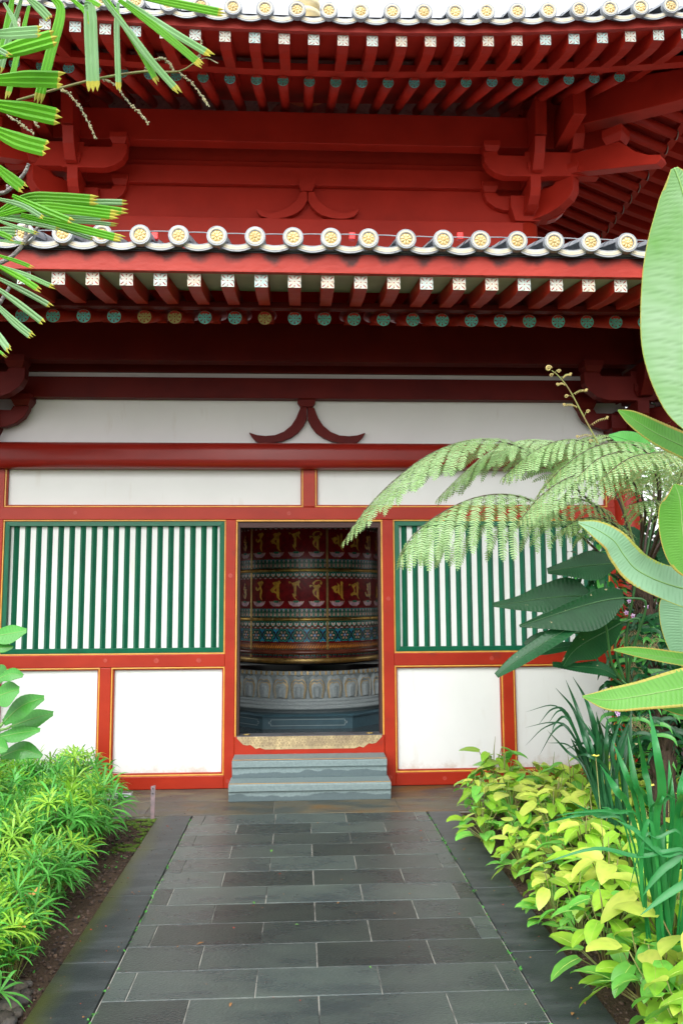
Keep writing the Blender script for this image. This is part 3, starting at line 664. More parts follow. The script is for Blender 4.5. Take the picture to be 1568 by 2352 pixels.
def strip(E, name, a0, a1, o0, o1, z0, z1, m, n=24, o_in=None, bev=0.0, slope=0.0, par=None):   # board that follows the lifted eave line
    mb = MB(); vs = []
    for i in range(n+1):
        a = a0+(a1-a0)*i/n; dz = E.dz(a)
        vs += [E.P(a, o0, z0+dz+slope), E.P(a, o1, z0+dz), E.P(a, o1, z1+dz), E.P(a, o0, z1+dz+slope)]
    fs = []
    for i in range(n):
        for k in range(4): fs.append((4*i+k, 4*i+(k+1) % 4, 4*i+4+(k+1) % 4, 4*i+4+k))
    fs += [(0,1,2,3), (4*n+3,4*n+2,4*n+1,4*n)]
    mb.add(vs, fs); return mb.build(name, m, par or HALL, bevel=bev)
def soffit(E, name, a0, a1, o1, z1, o0, tan, m, limit=None, n=24):
    mb = MB(); vs = []
    for i in range(n+1):
        a = a0+(a1-a0)*i/n; dz = E.dz(a); oo = o0
        if limit: oo = max(o0, limit(a))
        vs += [E.P(a, o1, z1+dz), E.P(a, oo, z1+dz+(o1-oo)*tan), E.P(a, oo, z1+dz+(o1-oo)*tan+0.02), E.P(a, o1, z1+dz+0.02)]
    fs = [(4*i+k, 4*i+(k+1) % 4, 4*i+4+(k+1) % 4, 4*i+4+k) for i in range(n) for k in range(4)]
    mb.add(vs, fs); mb.build(name, m, HALL)

random.seed(5)
# lower eave (front): o measured from Y = 0
EL = Eave((0, 0, 0), (1, 0, 0), (0, -1, 0), 0.0, XC)
a0, a1 = LX0-1.75, LX1+1.75
for i in range(-9, 27):                    # flying rafters
    a = -1.543+0.2148*i
    if a0 < a < a1-0.05: square_rafter(EL, a, 1.86, 3.595, 0.5, 0.175, random.choice([0, 1, 2, 3, 1, 3]))
for i in range(-9, 29):
    a = -1.751+0.2135*i
    if a0+0.4 < a < a1-0.4: round_rafter(EL, a, 1.26, 3.558, 0.0, 0.372, random.choice([0, 1, 2, 0, 1, 3]))
for i in range(-13, 28):
    a = -1.01+0.2406*i
    if a0-0.2 < a < a1+0.15:
        eave_cap(EL, a, 1.98, 3.842, 0.066, 0.30, 2.75)
        drip_tile(EL, a+0.1203, 1.98, 3.842, 0.066, 0.2406, 0.30, 2.75)
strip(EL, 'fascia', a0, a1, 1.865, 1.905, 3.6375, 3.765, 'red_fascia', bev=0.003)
strip(EL, 'tile_board', a0, a1, 1.70, 1.90, 3.768, 3.78, 'tiledark', slope=0.06)
strip(EL, 'rafter_support', a0+.4, a1-.4, 1.27, 1.34, 3.608, 3.652, 'red_shaded', bev=0.004)
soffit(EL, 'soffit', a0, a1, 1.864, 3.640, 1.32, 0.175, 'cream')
soffit(EL, 'soffit', a0+.4, a1-.4, 1.30, 3.640, -0.2, 0.372, 'red_shaded')
MB().hexa([(a0, -1.9, 3.775), (a1, -1.9, 3.775), (a1, 0.85, 4.59), (a0, 0.85, 4.59), (a0, -1.9, 3.79), (a1, -1.9, 3.79), (a1, 0.85, 4.605), (a0, 0.85, 4.605)]).build('roof_deck', 'tileblue', HALL)
# upper eaves: o measured from the column line
half = (UX1-UX0)/2
OR, OS, OC = 1.35, 1.96, 2.08              # ends of round rafters, square rafters, tile caps
tanR, tanS = 0.44, 0.36
def upper_side(E, front):
    ce = E.c
    def hip(a): return max(0.0, abs(a-ce)-half)          # inner end moves out along the hip
    lim = lambda a: hip(a)-0.12
    n = 27
    for i in range(-15, 17):
        a = (-0.571+0.2235*i) if front else ce+0.2235*(i+0.5)
        if abs(a-ce) < half+OS-0.04:
            square_rafter(E, a, OS, 5.783, max(0.9, hip(a)+0.02) if hip(a)+0.1 < OS else OS-0.15, tanS, random.choice([0, 1, 2, 3]))
    for i in range(-15, 17):
        a = (-0.807+0.22*i) if front else ce+0.2235*i
        if abs(a-ce) < half+OR-0.04: round_rafter(E, a, OR, 5.85, max(-0.25, hip(a)), tanR, random.choice([0, 1, 2, 0, 1]), r=0.045)
    strip(E, 'fascia', ce-half-OS-.02, ce+half+OS+.02, OS, OS+.04, 5.826, 5.925, 'red_fascia2', bev=0.003, n=40)
    strip(E, 'rafter_support', ce-half-OR, ce+half+OR, OR+.01, OR+.09, 5.893, 5.952, 'red_mid', n=40)
    soffit(E, 'soffit', ce-half-OS, ce+half+OS, OS-.001, 5.828, OR, tanS, 'red_mid', n=40)
    soffit(E, 'soffit', ce-half-OR, ce+half+OR, OR+.05, 5.935, -0.3, tanR, 'red_mid', n=40, limit=lim)
EU = Eave((0, UY, 0), (1, 0, 0), (0, -1, 0), 0.0165, XC)
upper_side(EU, True)
for i in range(-12, 20):
    a = -0.503+0.2385*i
    if abs(a-XC) < half+OC:
        eave_cap(EU, a, OC, 5.940, 0.066, 0.5, 1.2); drip_tile(EU, a+0.119, OC, 5.940, 0.066, 0.2385, 0.5, 1.2)
YC = (UY+UB)/2
ER = Eave((UX1, 0, 0), (0, 1, 0), (1, 0, 0), 0.0165, YC); upper_side(ER, False)
E2 = Eave((UX0, 0, 0), (0, 1, 0), (-1, 0, 0), 0.0165, YC); upper_side(E2, False)
# upper roof deck (hipped)
h = half+OC-0.05; lf = 0.0165*h*h
dk = MB(); n = 16
for s_ in range(4):
    ang = s_*math.pi/2; c_, sn = round(math.cos(ang)), round(math.sin(ang)); vs = []
    for i in range(n+1):
        a = -h+2*h*i/n; z = 5.925+0.0165*a*a
        for (b, zz) in ((h, z), (h*0.5, z*0.5+0.5*6.0+1.0+0.2), (0.02, 8.3)):
            aa = a*(b/h); px, py = aa*c_+b*sn, aa*sn-b*c_
            vs.append((XC+px, YC+py, zz))
    dk.add(vs, [(3*i+k, 3*i+k+1, 3*i+3+k+1, 3*i+3+k) for i in range(n) for k in range(2)])
dk.build('roof_deck', 'tileblue', HALL)
# hip rafters
for s in (1, -1):
    x = UX1 if s > 0 else UX0; q = 0.065
    def hp(t, k, z): return (x+s*(t+k*q), UY-(t-k*q), z)
    mb = MB(); zz = 5.262
    prof = [(0.05, .86), (0.47, .77), (0.80, .69), (1.13, .615), (1.50, .60), (1.80, .65), (1.99, .72), (1.99, .86), (1.5, .82), (1.13, .90), (0.47, 1.16), (0.05, 1.35)]
    mb.prism(prof, lambda q_, k: hp(q_[0], k, zz+q_[1]), -1, 1)
    mb.build('hip_rafter', 'red_mid', HALL, bevel=0.005)
# gilded finial over the roof
fn = MB(); pr = [(0.0, 9.9), (0.05, 9.8), (0.03, 9.7)]
z = 9.6
for k in range(9): pr += [(0.04, z), (0.16+0.012*k, z-0.03), (0.16+0.012*k, z-0.09), (0.04, z-0.12)]; z -= 0.15
pr += [(0.1, z), (0.3, z-0.2), (0.35, 8.15)]
fn.lathe(pr, (XC, YC), 24); fn.build('finial', 'gilt_far', HALL)
# ------------------------------------------------------------------ prayer wheel and its stone seat
for k_, c_ in {'w_red': (0.20, 0.006, 0.008), 'w_green': (0.015, 0.16, 0.085), 'w_dkgreen': (0.008, 0.05, 0.035), 'w_teal': (0.02, 0.26, 0.22),
               'w_blue': (0.015, 0.20, 0.42), 'w_black': (0.012, 0.008, 0.010), 'w_pink': (0.62, 0.36, 0.28), 'w_lilac': (0.50, 0.30, 0.40), 'w_white': (0.62, 0.62, 0.52),
               'w_orange': (0.75, 0.22, 0.02), 'w_letter': (0.62, 0.30, 0.035), 'w_brown': (0.15, 0.035, 0.02), 'w_line': (0.25, 0.10, 0.01)}.items():
    M[k_] = mat(k_.replace('w_', 'lacquer_'), tuple(min(0.9, v*1.8) for v in c_), 0.30, tuple(v*0.85 for v in c_), 20, coat=0.08, bump=0.1 if k_ == 'w_red' else 0.0, bscale=160)
WC = (0.075, 2.90); WR = 0.87; FRY = WC[1]-WR
def Wz(cy, yy=None): return onY(700, (2050+cy*.4209)/1.741709, FRY if yy is None else yy).z
WHEEL = empty('prayer_wheel', (WC[0], WC[1], 0.9)); tag(WHEEL, 'giant painted prayer wheel with gold letters on red inside the doorway', 'prayer wheel')
A0 = -math.pi/2                              # the side that faces the door
def cyl(a, z, r): return Vector((WC[0]+r*math.cos(A0+a), WC[1]+r*math.sin(A0+a), z))
VIS = 1.75                                   # the painted pattern is laid where it can be seen, and a little beyond
zt = {k: Wz(v) for k, v in dict(t0=60, t1=158, l0=370, l1=428, g0=440, g1=531, b0=531, b1=563, u1=628, r1=910, h0=912, h1=999, c0=1000, c1=1033, d1=1102, f1=1235,
      o0=1250, o1=1292, e1=1312, m0=1303, m1=1350, q1=1388, k0=1385, k1=1436).items()}
PH0 = -0.797                                 # angle of the left gilt strip
DL = math.pi/9                               # rivets every 20 degrees
dr = MB(); dr.lathe([(0.0, zt['t0']+0.6), (WR, zt['t0']+0.6), (WR, zt['k1']+0.01), (0.2, zt['k1']+0.01), (0.0, zt['k1']+0.01)], WC, 96)
dr.build('drum', 'w_red', WHEEL, origin=(WC[0], WC[1], zt['k1']))
def patch(mb, pts, th0, zc, r, mi):          # polygon (u metres along, v metres up) laid on the drum, finely split
    tri = tessellate_polygon([[Vector((p_[0], p_[1], 0)) for p_ in pts]])
    mb.add([cyl(th0+p_[0]/WR, zc+p_[1], r) for p_ in pts], [tuple(t_) for t_ in tri], mi)
def band(mb, z0, z1, r, mi, n=96):
    vs = []
    for k in range(n):
        a = 2*math.pi*k/n; vs += [cyl(a, z0, r), cyl(a, z1, r)]
    mb.add(vs, [(2*k, 2*((k+1) % n), 2*((k+1) % n)+1, 2*k+1) for k in range(n)], mi, True)
def arc_pts(cx, cy, rx, ry, a, b, n): return [(cx+rx*math.cos(a+(b-a)*k/n), cy+ry*math.sin(a+(b-a)*k/n)) for k in range(n+1)]
def around(step, off=0.0):
    k = math.ceil((-VIS-off)/step)
    while off+k*step < VIS: yield off+k*step; k += 1
MW = ['w_green', 'w_dkgreen', 'w_teal', 'w_blue', 'w_black', 'w_pink', 'w_lilac', 'w_white', 'w_orange', 'w_letter', 'w_red', 'w_brown', 'w_line']
GR, DG, TE, BL, BK, PK, LI, WH, OR_, LT, RD, BR, LN = range(13)
def valance(z1, z0, nm):                     # row of white shields on green with tassels
    mb = MB(); h = z1-z0; band(mb, z0+h*0.45, z1, WR+0.002, DG)
    st = DL/4.5
    for th in around(st, PH0+st/2):
        wd = st*WR/2
        patch(mb, [(-wd, h), (wd, h), (wd, h*.5), (wd*.6, h*.25), (0, h*.10), (-wd*.6, h*.25), (-wd, h*.5)], th, z0, WR+0.003, GR)
        patch(mb, [(-wd*.8, h*.92), (wd*.8, h*.92), (wd*.82, h*.6), (wd*.5, h*.33), (0, h*.2), (-wd*.5, h*.33), (-wd*.82, h*.6)], th, z0, WR+0.0035, DG)
        patch(mb, [(-wd*.62, h*.80), (-wd*.2, h*.72), (0, h*.62), (wd*.2, h*.72), (wd*.62, h*.80), (wd*.70, h*.6), (wd*.4, h*.38), (0, h*.28), (-wd*.4, h*.38), (-wd*.7, h*.6)], th, z0, WR+0.004, WH)
        patch(mb, [(-wd*.28, h*.62), (wd*.28, h*.62), (wd*.2, h*.46), (0, h*.40), (-wd*.2, h*.46)], th, z0, WR+0.0045, OR_)
        patch(mb, [(-wd*.18, h*.95), (wd*.18, h*.95), (0, h*.70)], th, z0, WR+0.0046, TE)
        for q in (-.4, -.2, 0, .2, .4): patch(mb, [(wd+wd*q*.5, h*.22), (wd+wd*(q-.1), h*.02), (wd+wd*(q+.1), h*.02)], th, z0, WR+0.0032, WH)
    mb.build(nm, MW, WHEEL, normals=False)
valance(zt['t0'], zt['t1'], 'shield_border'); valance(zt['b1'], zt['u1'], 'shield_border'); valance(zt['c1'], zt['d1'], 'shield_border')
def pillars(z1, z0):                         # green niches with little flowers
    mb = MB(); h = z1-z0; band(mb, z0, z0+h*.9, WR+0.002, DG); st = DL/6
    for th in around(st, PH0+st/2):
        wd = st*WR/2
        patch(mb, arc_pts(0, h*.86, wd*.75, h*.16, 0, math.pi, 6), th, z0, WR+0.0022, GR)
        patch(mb, [(-wd, 0), (-wd*.72, 0), (-wd*.72, h*.8), (-wd, h*.8)], th, z0, WR+0.003, GR); patch(mb, [(wd*.72, 0), (wd, 0), (wd, h*.8), (wd*.72, h*.8)], th, z0, WR+0.003, GR)
        patch(mb, [(-wd*.62, h*.08), (wd*.62, h*.08), (wd*.62, h*.52), (-wd*.62, h*.52)], th, z0, WR+0.003, WH)
        patch(mb, [(-wd*.5, h*.05), (wd*.5, h*.05), (wd*.5, h*.5), (-wd*.5, h*.5)], th, z0, WR+0.0034, DG)
        patch(mb, [(wd*.55*math.cos(a*math.pi/6)*(1 if a % 2 else .6), h*.3+h*.2*math.sin(a*math.pi/6)*(1 if a % 2 else .6)) for a in range(12)], th, z0, WR+0.0038, PK)
        patch(mb, arc_pts(0, h*.3, wd*.2, h*.07, 0, 2*math.pi*.9, 6), th, z0, WR+0.0042, OR_)
        patch(mb, [(-wd*.3, h*.68), (0, h*.6), (wd*.3, h*.68), (wd*.42, h*.86), (0, h*.92), (-wd*.42, h*.86)], th, z0, WR+0.0034, WH)
        patch(mb, [(-wd*.12, h*.64), (wd*.12, h*.64), (wd*.15, h*.84), (-wd*.15, h*.84)], th, z0, WR+0.0038, BR)
        patch(mb, [(wd*.86, h*.82), (wd*1.14, h*.82), (wd*1.14, h*.98), (wd*.86, h*.98)], th, z0, WR+0.0034, BL)
        patch(mb, arc_pts(wd, h*.86, wd*.28, h*.14, 0, math.pi, 5), th, z0, WR+0.0030, BL)
        patch(mb, [(wd*.93, h*.8), (wd*1.07, h*.8), (wd*1.07, h*.93), (wd*.93, h*.93)], th, z0, WR+0.0038, TE)
    mb.build('niche_border', MW, WHEEL, normals=False)
pillars(zt['g0'], zt['g1']); pillars(zt['h0'], zt['h1'])
# broad flower band
mb = MB(); z0, z1 = zt['f1'], zt['d1']; h = z1-z0; zc = (z0+z1)/2
band(mb, z0, z1, WR+0.002, BK); band(mb, z1-0.004, z1+0.003, WR+0.003, BR); band(mb, z0-0.003, z0+0.003, WR+0.003, RD)
st = DL/1.75
def petal(mb, th, zc, ang, r0, r1, wd, mi, rr):
    ca, sa = math.cos(ang), math.sin(ang); pl = [(r0, 0), (r0+(r1-r0)*.35, -wd*.7), (r0+(r1-r0)*.7, -wd), (r0+(r1-r0)*.92, -wd*.55), (r1, 0), (r0+(r1-r0)*.92, wd*.55), (r0+(r1-r0)*.7, wd), (r0+(r1-r0)*.35, wd*.7)]
    patch(mb, [(x*ca-y*sa, x*sa+y*ca) for x, y in pl], th, zc, rr, mi)
for th in around(st, PH0+st*.45):
    R1 = h*.49
    for k in range(6):
        an = math.pi/6*0+k*math.pi/3
        petal(mb, th, zc, an, 0, R1, R1*.42, TE, WR+0.003+k*.00005); petal(mb, th, zc, an, 0, R1*.91, R1*.34, DG, WR+0.0035+k*.00005)
        petal(mb, th, zc, an, R1*.28, R1*.66, R1*.13, PK, WR+0.0040); petal(mb, th, zc, an, R1*.42, R1*.6, R1*.06, OR_, WR+0.0043)
    patch(mb, arc_pts(0, 0, R1*.28, R1*.28, 0, 2*math.pi*.93, 12), th, zc, WR+0.0044, BR); patch(mb, arc_pts(0, 0, R1*.2, R1*.2, 0, 2*math.pi*.93, 12), th, zc, WR+0.0047, BL)
    patch(mb, arc_pts(0, 0, R1*.08, R1*.08, 0, 2*math.pi*.9, 8), th, zc, WR+0.005, WH)
    for s_ in (1, -1):                       # half blossoms between, above and below
        cz = zc+s_*h*.48
        for rr_, mi, k in ((.46, BL, 0), (.38, TE, 1), (.30, BL, 2), (.22, GR, 3), (.10, PK, 4)):
            pts = [(x, -s_*abs(y)) for x, y in arc_pts(0, 0, R1*rr_*1.25*0.8, R1*rr_*1.05, 0, math.pi, 8)]
            patch(mb, pts, th+st/2, cz, WR+0.0028+k*.0004, mi)
        patch(mb, [(-R1*.12, -s_*R1*.40), (0, -s_*R1*.86), (R1*.12, -s_*R1*.40)], th+st/2, cz, WR+0.0026, BL)
mb.build('blossom_band', MW, WHEEL, normals=False)
# orange leaf border
mb = MB(); z0, z1 = zt['o1'], zt['o0']; h = z1-z0; band(mb, z0, z1, WR+0.002, BR); band(mb, z1, z1+.004, WR+.003, LN); band(mb, z0-.004, z0, WR+.003, LN)
st = DL/11
for th in around(st): patch(mb, [(-.010, h*.1), (.004, h*.08), (.012, h*.35), (.020, h*.9), (.008, h*.62), (-.002, h*.42)], th, z0, WR+0.003, OR_)
band(mb, zt['e1'], z0-.010, WR+.002, BR)
for th in around(st*1.4): patch(mb, arc_pts(0, 0.0, .012, .012, 0, math.pi, 5), th, zt['e1']+.004, WR+0.003, GR); patch(mb, arc_pts(0, 0.0, .006, .007, 0, math.pi, 4), th, zt['e1']+.004, WR+0.0035, WH)
mb.build('leaf_border', MW, WHEEL, normals=False)
# lower painted strip and gold fret
mb = MB(); z0, z1 = zt['k0'], zt['m1']; h = z1-z0; band(mb, z0, z1+.02, WR-0.0+.002, BK); st = DL/5
for th in around(st):
    patch(mb, arc_pts(0, h*.1, .014, h*.5, 0, math.pi, 6), th, z0, WR+.003, RD); patch(mb, arc_pts(0, h*.1, .007, h*.25, 0, math.pi, 5), th, z0, WR+.0035, BK)
    for s_ in (-1, 1): patch(mb, [(s_*.005, h*.75), (s_*.014, h*.5), (s_*.020, h*.8), (s_*.012, h*1.1), (s_*.004, h*1.1)], th, z0, WR+.003, TE)
    patch(mb, [(.034, 0), (.042, 0), (.042, h*1.1), (.034, h*1.1)], th, z0, WR+.003, BR)
mb.build('scroll_border', MW, WHEEL, normals=False)
mb = MB(); mb.lathe([(WR+.004, zt['k0']), (WR+.006, zt['k0']), (WR+.006, zt['k1']), (WR-.01, zt['k1'])], WC, 96)
h = zt['k0']-zt['k1']
fr = mb.build('fret_band', 'brass', WHEEL)
mb = MB()
for th in around(DL/5.5):
    w_ = .026
    for (u0, u1, v0, v1) in ((-w_, w_, .80, .86), (-w_, -w_+.003, .2, .8), (-w_, w_*.6, .14, .2), (w_*.55, w_*.65, .2, .6), (-w_*.4, w_*.6, .56, .62), (-w_*.4, -w_*.3, .36, .58), (w_*.97, w_*1.05, .14, .86)):
        patch(mb, [(u0, v0*h), (u1, v0*h), (u1, v1*h), (u0, v1*h)], th, zt['k1'], WR+.0068, 0)
mb.build('fret_pattern', 'w_line', fr, normals=False)
# timber rim
prf = [(WR, zt['m0']), (WR+.05, zt['m0']-.004), (WR+.072, (zt['m0']+zt['m1'])/2+.008), (WR+.072, (zt['m0']+zt['m1'])/2-.008), (WR+.05, zt['m1']), (WR, zt['m1'])]
MB().lathe(prf, WC, 96).build('wooden_rim', mat('brown_lacquer_rim', (0.20, 0.055, 0.03), 0.22, (0.14, 0.035, 0.02), 8, coat=0.3), WHEEL)
# hammered gilt bands with rivets, and upright strips
def gband(z1, z0):
    o = MB().lathe([(WR, z1), (WR+.010, z1-.001), (WR+.010, z0+.001), (WR, z0)], WC, 96).build('gilt_band', 'goldm', WHEEL)
    for th in around(DL, PH0):
        if abs(th) > 1.35: continue
        r_ = MB(); c_ = cyl(th, (z0+z1)/2, WR+.010); d = (cyl(th, 0, 1)-cyl(th, 0, 0)).normalized(); t_ = Vector((-d.y, d.x, 0))
        vs = []
        for rr_, hh in ((.016, 0), (.014, .006), (.008, .010), (.001, .011)):
            for k in range(10): vs.append(c_+t_*rr_*math.cos(k*math.pi/5)+Vector((0, 0, 1))*rr_*math.sin(k*math.pi/5)+d*hh)
        r_.add(vs, [(10*i+k, 10*i+(k+1) % 10, 10*i+10+(k+1) % 10, 10*i+10+k) for i in range(3) for k in range(10)], 0, True)
        r_.build('rivet', 'brass', o)
gband(zt['b0'], zt['b1']); gband(zt['c0'], zt['c1'])
for i in range(6):
    th = PH0+i*math.pi/3; mb = MB(); hw = .013
    zt_ = zt['t0']+.1
    mb.hexa([cyl(th-hw, zt['k0'], WR), cyl(th-hw, zt['k0'], WR+.008), cyl(th+hw, zt['k0'], WR+.008), cyl(th+hw, zt['k0'], WR),
             cyl(th-hw, zt_, WR), cyl(th-hw, zt_, WR+.008), cyl(th+hw, zt_, WR+.008), cyl(th+hw, zt_, WR)]); mb.build('gilt_strip', 'brass', WHEEL)
# gold letters over lotus seats
G = [([(150,170),(185,140),(225,142),(262,122),(300,165),(240,262),(268,320),(270,370),(245,470),(275,560),(240,535),(210,480),(208,420),(220,340),(215,310),(180,342),(140,345),(105,310),(100,275),(120,245),(150,280),(135,315),(160,300),(205,250)], None, 190, 0.80, 1),
     ([(465,175),(520,150),(580,150),(625,122),(665,168),(625,215),(625,495),(672,560),(620,540),(565,480),(558,412),(500,385),(450,385),(405,325),(505,240)], [(510,330),(558,285),(558,380)], 555, 0.925, 1),
     ([(785,155),(810,140),(850,160),(865,180),(930,165),(965,155),(985,138),(1000,150),(1035,115),(1068,155),(1035,200),(1045,260),(1088,320),(1030,270),(1000,225),(975,240),(972,460),(940,478),(955,510),(1000,550),(935,515),(890,460),(888,430),(870,410),(890,408),(918,420),(918,280),(860,190),(830,165),(818,205)], None, 965, 1.0, 1),
     ([(1218,240),(1240,220),(1290,230),(1320,245),(1335,232),(1290,205),(1300,170),(1350,130),(1430,115),(1500,135),(1525,180),(1500,227),(1465,190),(1480,145),(1430,138),(1370,155),(1335,200),(1340,225),(1400,228),(1450,205),(1487,255),(1443,300),(1443,520),(1480,558),(1420,530),(1385,490),(1330,450),(1295,390),(1300,340),(1335,305),(1300,250),(1265,250),(1250,290)], [(1338,390),(1360,350),(1388,338),(1386,462),(1350,440)], 1390, 1.0, 1),
     ([(203,330),(320,278),(362,305),(370,250),(350,200),(435,280),(440,520),(460,520),(455,190),(480,168),(537,222),(520,240),(525,610),(570,675),(510,640),(465,590),(460,548),(420,530),(370,470),(330,488),(270,450),(250,395),(210,355)], [(322,430),(340,380),(372,345),(370,400),(345,435)], 370, 0.91, .8276),
     ([(632,262),(660,235),(710,265),(780,235),(818,212),(850,240),(852,200),(905,178),(937,228),(918,300),(965,395),(915,340),(905,560),(948,662),(880,590),(855,535),(770,535),(715,572),(680,510),(770,450),(775,390),(715,290),(680,255),(660,308)], [(785,340),(850,275),(858,480),(808,468),(820,405)], 800, 0.78, .8276),
     ([(1080,240),(1130,215),(1160,230),(1200,175),(1225,220),(1225,560),(1200,590),(1238,660),(1170,600),(1150,560),(1120,595),(1060,560),(1035,470),(1060,440),(1090,520),(1130,500),(1130,400),(1100,415),(1070,370),(1110,350)], [(1165,270),(1195,250),(1195,520),(1160,500)], 1130, 0.64, .8276),
     ([(1345,190),(1362,250),(1335,270),(1365,330),(1345,350),(1310,300),(1330,360),(1385,370),(1370,430),(1385,500),(1360,630),(1325,600),(1290,460),(1325,540),(1345,500),(1320,430),(1345,410),(1310,380)], None, 1345, 0.40, .8276)]
S1 = 0.1062*(FRY+6.994)/FPX/ (CF.y)          # metres for one picture pixel of the tracing
S1 = 0.1062*(FRY+6.994)/FPX
for row, zb in ((0, 'l0'), (1, None)):
    zbase = zt['l0'] if row == 0 else Wz(838)
    for k in range(-8, 12):
        pi_, gi = divmod(k, 4); th = PH0+pi_*math.pi/3+(gi+0.5)*math.pi/12*0.985+0.008
        if abs(th) > VIS: continue
        poly, hole, cx_, cosf, sc = G[k % 8]; base = 560 if sc == 1 else 675
        f_ = lambda q: ((q[0]-cx_)*S1*sc/cosf*0.93, (base-q[1])*S1*sc)
        mb = MB(); patch(mb, [f_(q) for q in poly], th, zbase, WR+0.006, 0)
        if hole: patch(mb, [f_(q) for q in hole], th, zbase, WR+0.0068, 1)
        for i in range(len(poly)):           # dark outline
            a, b = Vector((*f_(poly[i]), 0)), Vector((*f_(poly[(i+1) % len(poly)]), 0)); d = b-a
            if d.length < 1e-6: continue
            nn = Vector((-d.y, d.x, 0)).normalized()*0.0012
            patch(mb, [(a-nn)[:2], (b-nn)[:2], (b+nn)[:2], (a+nn)[:2]], th, zbase, WR+0.0066, 2)
        mb.build('painted_letter', ['w_letter', 'w_red', 'w_line'], WHEEL, normals=False)
        lo = MB(); wl = 0.064; hl = 0.058; zc = zbase-0.008
        for q in (-.85, .85, -.6, .6, -.33, .33, 0):   # petals from the outside in
            x0 = q*wl; lean = q*0.030; r_ = WR+0.004+(1-abs(q))*0.0015
            patch(lo, [(x0*.55, -hl), (x0-.016, -hl*.55), (x0-.008+lean, -hl*.02), (x0+lean*1.2, hl*.1), (x0+.008+lean, -hl*.02), (x0+.016, -hl*.55)], th, zc, r_, 1)
            patch(lo, [(x0*.55, -hl*.9), (x0-.011, -hl*.55), (x0+lean*.9, -hl*.05), (x0+.011, -hl*.55)], th, zc, r_+.0006, 0)
        patch(lo, [(-wl*.55, 0), (-wl*.4, hl*.16), (wl*.4, hl*.16), (wl*.55, 0), (wl*.3, -hl*.25), (-wl*.3, -hl*.25)], th, zc, WR+.0068, 2)
        lo.build('lotus_seat', ['w_lilac', 'w_pink', 'w_green'], WHEEL, normals=False)
# axle under the drum
PEDZ = onY(700, 1542, 1.87).z
MB().lathe([(0.06, zt['k1']+.02), (0.06, PEDZ-.1)], WC, 20).build('axle', 'black', WHEEL)
for dx in (0,):
    MB().lathe([(0.70, zt['k1']-.0), (0.72, zt['k1']-.03), (0.3, zt['k1']-.04)], WC, 48).build('bearing_ring', 'black', WHEEL)

SEAT = empty('lotus_pedestal', (WC[0], WC[1], 0.2)); tag(SEAT, 'round grey stone pedestal carved with gold-edged lotus petals under the prayer wheel', 'pedestal')
SR = 1.03; SY = WC[1]-SR
z_t = onY(700, 1542, SY).z; z_r = onY(700, 1550.5, SY).z; z_b = onY(700, 1604, SY+.0).z
zr1, zr2, zr3 = onY(700, 1612, SY-.02).z, onY(700, 1620, SY-.06).z, onY(700, 1630, SY-.10).z
PZ1 = 0.2+onY(700, 1634, 1.78).z-onY(700, 1668, 1.78).z
body = MB().lathe([(0.0, z_t-.005), (SR-.02, z_t-.005), (SR, z_t), (SR, z_r), (SR-.01, z_r-.005), (SR-.015, z_b), (SR+.01, z_b-.004), (SR+.02, zr1), (SR+.01, zr1-.004), (SR+.05, zr1-.008), (SR+.06, zr2), (SR+.045, zr2-.004), (SR+.09, zr2-.01), (SR+.10, zr3), (SR+.04, zr3-.01), (SR+.02, PZ1)], WC, 96)
bd = body.build('body', 'stone2', SEAT, origin=(WC[0], WC[1], 0.2))
MB().lathe([(SR-.06, z_t+.002), (SR-.05, z_t-.004), (0.0, z_t+.001)], WC, 64).build('top_disc', 'black', SEAT)
def pc(a, z, r): return Vector((WC[0]+r*math.cos(A0+a), WC[1]+r*math.sin(A0+a), z))
mb = MB(); nf = 200                          # fluted gold collar
for k in range(nf):
    a = 2*math.pi*k/nf; d = math.pi/nf*.55
    mb.hexa([pc(a-d, z_r, SR), pc(a-d, z_r, SR+.010), pc(a+d, z_r, SR+.010), pc(a+d, z_r, SR), pc(a-d, z_t, SR), pc(a-d, z_t, SR+.008), pc(a+d, z_t, SR+.008), pc(a+d, z_t, SR)], k % 2)
mb.build('fluted_collar', ['giltline', 'stone2'], SEAT)
NP = 34; h = z_r-z_b
def lotus_petal(a):
    mb = MB(); hw = math.pi/NP*SR*0.98
    def outl(s_): # petal outline, rounded shoulders with a dip at the top
        pts = [(-hw*s_*.80, -.0), (-hw*s_*.98, h*.35), (-hw*s_, h*.62*s_+h*(1-s_)*.3), (-hw*s_*.80, h*.86*s_), (-hw*s_*.45, h*.97*s_), (0, h*.90*s_), (hw*s_*.45, h*.97*s_), (hw*s_*.80, h*.86*s_), (hw*s_, h*.62*s_+h*(1-s_)*.3), (hw*s_*.98, h*.35), (hw*s_*.80, 0)]
        return pts
    def lay(pts, r): return [pc(a+u/SR, z_b+v, r) for u, v in pts]
    L0, L1, L2, L3 = outl(1.0), outl(.86), outl(.72), [(x*.55, y*.78+.004) for x, y in outl(.72)]
    def loft(A_, ra, B_, rb, mi, sm=True):
        n = len(A_); mb.add(lay(A_, ra)+lay(B_, rb), [(i, i+1, n+i+1, n+i) for i in range(n-1)], mi, sm)
    loft(L0, SR-.008, L1, SR+.022, 0); loft(L1, SR+.022, [(x*.90, y*.965) for x, y in L1], SR+.024, 1); loft([(x*.90, y*.965) for x, y in L1], SR+.024, L2, SR+.012, 0)
    loft(L2, SR+.012, [(x*.88, y*.955) for x, y in L2], SR+.015, 1)
    Lx = [(x*.88, y*.955) for x, y in L2]; loft(Lx, SR+.015, L3, SR+.020, 0)
    c = [(x*.45, y*.85+.01) for x, y in L3]; loft(L3, SR+.020, c, SR+.038, 0)
    mb.add(lay(c, SR+.038), [tuple(range(len(c)))], 0)
    return mb
